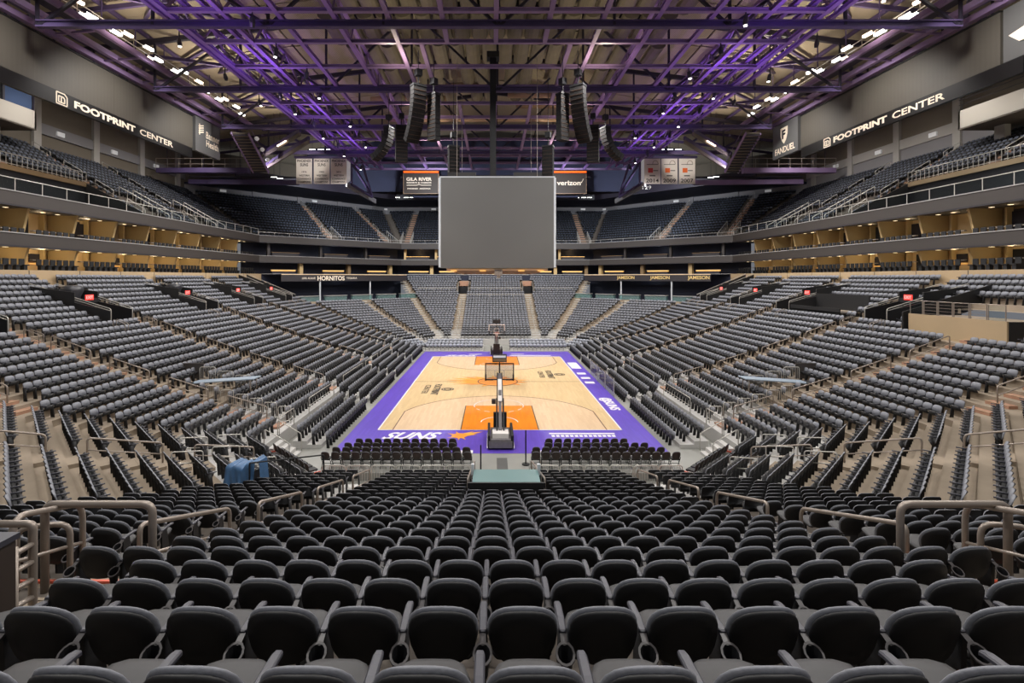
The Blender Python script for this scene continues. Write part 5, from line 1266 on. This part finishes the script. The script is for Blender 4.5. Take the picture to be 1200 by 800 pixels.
# ------------------------------------------------------------------ far corner walkways and stair trusses
for sg, sn in ((-1, 'left'), (1, 'right')):
    def Q(px, py, Y): x, y, z = P(px, py, Y); return (x, y, z) if sg < 0 else (-x-.0, y, z)
    e = empty('corner_walkway', label='purple walkway with railing in the far %s corner under the roof' % sn, cat='catwalk')
    A, B = Vector(Q(185, 200, 72)), Vector(Q(292, 200, 72))
    part('walkway_beam', MB().bar(A, B, .9, .7), 'purple_beam' if sg > 0 else 'purple_deep', e)
    for q_ in (.1, .5, .9): pw = A.lerp(B, q_); part('hanger', MB().bar(pw, (pw.x, pw.y, zdeck(pw.x)), .08), 'dark_steel', e)
    for z in (.9, 1.7): part('hand_rail', MB().tube([A+Vector((0, -.4, z)), B+Vector((0, -.4, z))], .04, 5), 'rail', e)
    for k in range(9): p = A.lerp(B, k/8)+Vector((0, -.4, .3)); part('post', MB().tube([p, p+Vector((0, 0, 1.4))], .035, 4), 'rail', e)
    e = empty('corner_beam', label='lower pale purple beam in the far %s corner' % sn, cat='beam')
    A, B = Vector(Q(222, 213, 76)), Vector(Q(350, 214, 76)); part('beam', MB().bar(A, B, .6, .7), 'purple_deep' if sg < 0 else 'purple_beam', e); part('upper_beam', MB().bar(A+Vector((0, 0, .8)), B+Vector((0, 0, .8)), .3, .2), 'dark_steel', e)
    e = empty('stair_truss', label='sloping purple stair catwalk descending to the far %s corner' % sn, cat='stair')
    A, B = Vector(Q(281, 156, 60)), Vector(Q(306, 202, 66)); wv = Vector((0.95, .15, 0))
    for d in (-1, 1): part('stringer', MB().bar(A+wv*d, B+wv*d, .12, .35), 'purple_beam', e)
    part('stair_soffit', MB().hexa([A-wv, A+wv, B+wv, B-wv], [A-wv+Vector((0, 0, .08)), A+wv+Vector((0, 0, .08)), B+wv+Vector((0, 0, .08)), B-wv+Vector((0, 0, .08))]), 'wall_tan', e)
    for k in range(14): p = A.lerp(B, (k+.5)/14); part('tread', MB().box(p+Vector((0, -.05, -.08)), (1.85, .12, .16)), 'dark_steel', e)
    for d in (-1, 1): part('hand_rail', MB().tube([A+wv*d+Vector((0, 0, 1.2)), B+wv*d+Vector((0, 0, 1.2))], .04, 5), 'purple_beam', e)
    for k in range(3):
        p = A.lerp(B, .3+.27*k)+wv+Vector((.3, -.1, .9)); f = part('globe_lamp', MB().loft([[(r*math.cos(a*math.pi/5), r*math.sin(a*math.pi/5), z) for a in range(10)] for r, z in ((.1, -.26), (.24, -.12), (.28, .04), (.2, .2), (.08, .26))]), 'white_sign', None, True, label='white globe lamp on the %s stair catwalk, %s from its top' % (sn, nth(k+1)), cat='lamp', group='globe lamps'); f.location = p
    e = empty('diagonal_catwalk', label='tan-sided diagonal catwalk rising to the roof grid from the far %s corner' % sn, cat='catwalk')
    for yy, (x0, y0, x1, y1), m in ((0, (310, 198, 362, 166), 'wall_tan'), (1, (306, 184, 352, 157), 'wall_tan')):
        A, B = Vector(Q(x0, y0, 68)), Vector(Q(x1, y1, 60)); part('side_plate', MB().bar(A, B, .2, .42), m, e); part('edge', MB().bar(A+Vector((0, 0, .45)), B+Vector((0, 0, .45)), .25, .45), 'purple_deep', e)
    A, B = Vector(Q(325, 171, 64)), Vector(Q(335, 165, 62)); part('tube_lamp', MB().bar(A, B, .12, .12), 'lamp_warm', e)
    # wall of panels beside banners
    e = empty('corner_frame', kind='structure')
    part('lit_panel', MB().hexa([Q(406, 215, 78), Q(411, 212, 80), Q(411, 212, 80.3), Q(406, 215, 78.3)], [Q(405, 185, 78), Q(411, 188, 80), Q(411, 188, 80.3), Q(405, 185, 78.3)]), 'white_sign', e)
    for a, b in (((412, 188), (412, 216)), ((412, 190), (436, 230)), ((424, 190), (436, 230)), ((412, 216), (436, 231)), ((345, 184), (412, 184))): part('strut', MB().bar(Q(*a, 80), Q(*b, 86 if b[0] > 420 else 80), .3), 'purple_deep', e)
    part('lower_plate', MB().bar(Q(406, 216, 79), Q(440, 236, 90), .3, .8), 'wall_grey', e)
# ------------------------------------------------------------------ banners and far signs
def banner(px, w_, Y, lines, label, right=False):
    X = P(px, 200, Y)[0]; zt = P(px, 185.5, Y)[2]; zb = P(px, 215.5, Y)[2]; h = zt-zb; wd = w_/FPX*Y
    e = empty('banner', (X, Y, (zt+zb)/2), label=label, cat='banner', group='banners in the far corners')
    part('cloth', MB().box((0, 0, 0), (wd, .05, h)), 'banner_white', e)
    part('top_rod', MB().tube([(-wd/2-.1, 0, h/2), (wd/2+.1, 0, h/2)], .06, 6), 'purple_deep', e)
    for s_, ww, hh, zz, m in lines: text(s_, ww*wd, hh*h, m, (0, -.035, zz*h), (1, 0, 0), (0, 0, 1), e, bold=.02)
    if right:
        part('round_mark', MB().box((-.12*wd, -.035, .03*h), (.3*wd, .02, .18*h)), 'print_red' if '2014' in label else 'print_orange', e)
        part('arc_mark', MB().tube([(.18*wd+.17*wd*math.cos(R(a)), -.035, .27*h+.14*h*math.sin(R(a))) for a in range(0, 181, 20)], .07, 4), 'counter', e)
        part('line_mark', MB().box((0, -.035, .26*h), (.7*wd, .02, .02*h)).box((.2*wd, -.035, .02*h), (.3*wd, .02, .03*h)).box((0, -.035, -.18*h), (.36*wd, .02, .04*h)), 'print_black', e)
    return e
for n, (px, yr, bn) in enumerate(((356.5, '1976', ''), (377, '1993', ''), (397, '2021', ''))):
    banner(px, 18.6, 74, [('PHOENIX', .88, .105, .40, 'print_black'), ('SUNS', .5, .12, .25, 'print_black'), (yr, .3, .07, -.03, 'print_black'), ('WESTERN', .66, .075, -.17, 'print_black'), ('CONFERENCE', .84, .075, -.30, 'print_black'), ('CHAMPIONS', .8, .075, -.42, 'print_black')],
           '%s white PHOENIX SUNS banner from the left' % nth(n+1))
for px, yr in ((764.5, '2014'), (784.5, '2009'), (805, '2007')):
    banner(px, 19, 74, [(yr, .78, .15, -.37, 'print_black')], 'white banner dated %s, %s of the far right corner trio' % (yr, {'2014': 'leftmost', '2009': 'middle', '2007': 'rightmost'}[yr]), True)
text('129', 1.3, .5, 'white_sign', P(758, 219.6, 73.9), (1, 0, 0), (0, 0, 1), None, name='number_sign', label='white number 129 under the 2014 banner', cat='sign')
def far_sign(px0, px1, py0, py1, Y, label):
    a, b = P(px0, py0, Y), P(px1, py1, Y); cx, cz = (a[0]+b[0])/2, (a[2]+b[2])/2; w_, h = b[0]-a[0], a[2]-b[2]
    e = empty('sponsor_sign', (cx, Y, cz), label=label, cat='sign')
    part('sign_face', MB().box((0, 0, -.2), (w_, .3, h-.4)), 'sign_brown', e); part('orange_strip', MB().box((0, -.05, h/2-.15), (w_, .3, .28)), 'orange_light', e)
    part('sign_frame', MB().box((-w_/2, -.16, -.2), (.08, .05, h-.4)).box((w_/2, -.16, -.2), (.08, .05, h-.4)).box((0, -.16, -h/2), (w_, .05, .08)), 'duct', e)
    for xx in (-w_*.4, w_*.4): part('hanger', MB().bar((xx, .2, h/2-.2), (xx, .2, 36.5-cz), .06), 'dark_steel', e)
    return e, w_, h
e, w_, h = far_sign(473, 514, 200.5, 227, 88, 'brown far sign reading GILA RIVER left of the scoreboard')
for s_, ww, hh, zz in (('GILA RIVER', .72, .15, .14), ('RESORTS & CASINOS', .70, .07, -.02), ('PHOENIX  ARIZONA', .66, .06, -.28)): text(s_, ww*w_, hh*h, 'letter_white', (-.35, -.17, zz*h), (1, 0, 0), (0, 0, 1), e, bold=.02)
part('wave_line', MB().tube([(-.35-.35*w_+.07*w_*k/1.0, -.18, -.13*h+(.12 if 3 < k < 7 and k % 2 else 0)) for k in range(11)], .06, 4), 'letter_white', e)
e, w_, h = far_sign(645, 687, 200.5, 227, 88, 'brown far sign reading verizon right of the scoreboard')
text('verizon', .66*w_, .2*h, 'letter_white', (.05, -.17, -.03*h), (1, 0, 0), (0, 0, 1), e, bold=.02)
part('check_mark', MB().bar((2.2, -.17, .1), (2.32, -.17, -.1), .06).bar((2.32, -.17, -.1), (2.65, -.17, .6), .07), 'letter_white', e)
struct('far_catwalk', MB().box((0, 89, 27.5), (34, 1.2, .3)), 'dark_steel')
struct('far_roof_wall', MB().box((0, 92, 30.5), (70, .4, 10)).box((0, 90, 24.2), (30, 1, .3)), 'soffit')
for k, (x, z, wd) in enumerate(((-6.5, 33.5, 9), (5.5, 33.6, 8), (0, 31.4, 30), (-12, 35.2, 12), (10, 35.3, 14))):
    d = part('air_duct', MB().tube([(x-wd/2, 62+3*k, z), (x+wd/2, 62+3*k, z)], .45, 10), 'duct', None, True, label='horizontal round air duct under the roof, %s from the camera' % nth(k+1), cat='duct', group='round ducts'); part('strap', MB().tube([(x-.1, 62+3*k, z), (x+.1, 62+3*k, z)], .48, 10), 'dark_steel', d)
# covered camera in the left stand
for n_, y_ in enumerate((36.5, 48.2)):
  g = empty('covered_camera', (-31.55, y_, zf(-2)), label='camera under a black cover above the %s left vomitory' % ('second' if n_ == 0 else 'third'), cat='camera')
  part('cover', MB().loft([[(r*math.copysign(abs(math.cos(a))**.5, math.cos(a)), r*1.2*math.copysign(abs(math.sin(a))**.5, math.sin(a)), z) for a in [2*math.pi*k/12 for k in range(12)]] for r, z in ((.36, .02), (.4, .7), (.55, 1.15), (.5, 1.45), (.2, 1.55))]), 'lamp_body', g, True)

print('LONG', len(LONG), LONG[:5])
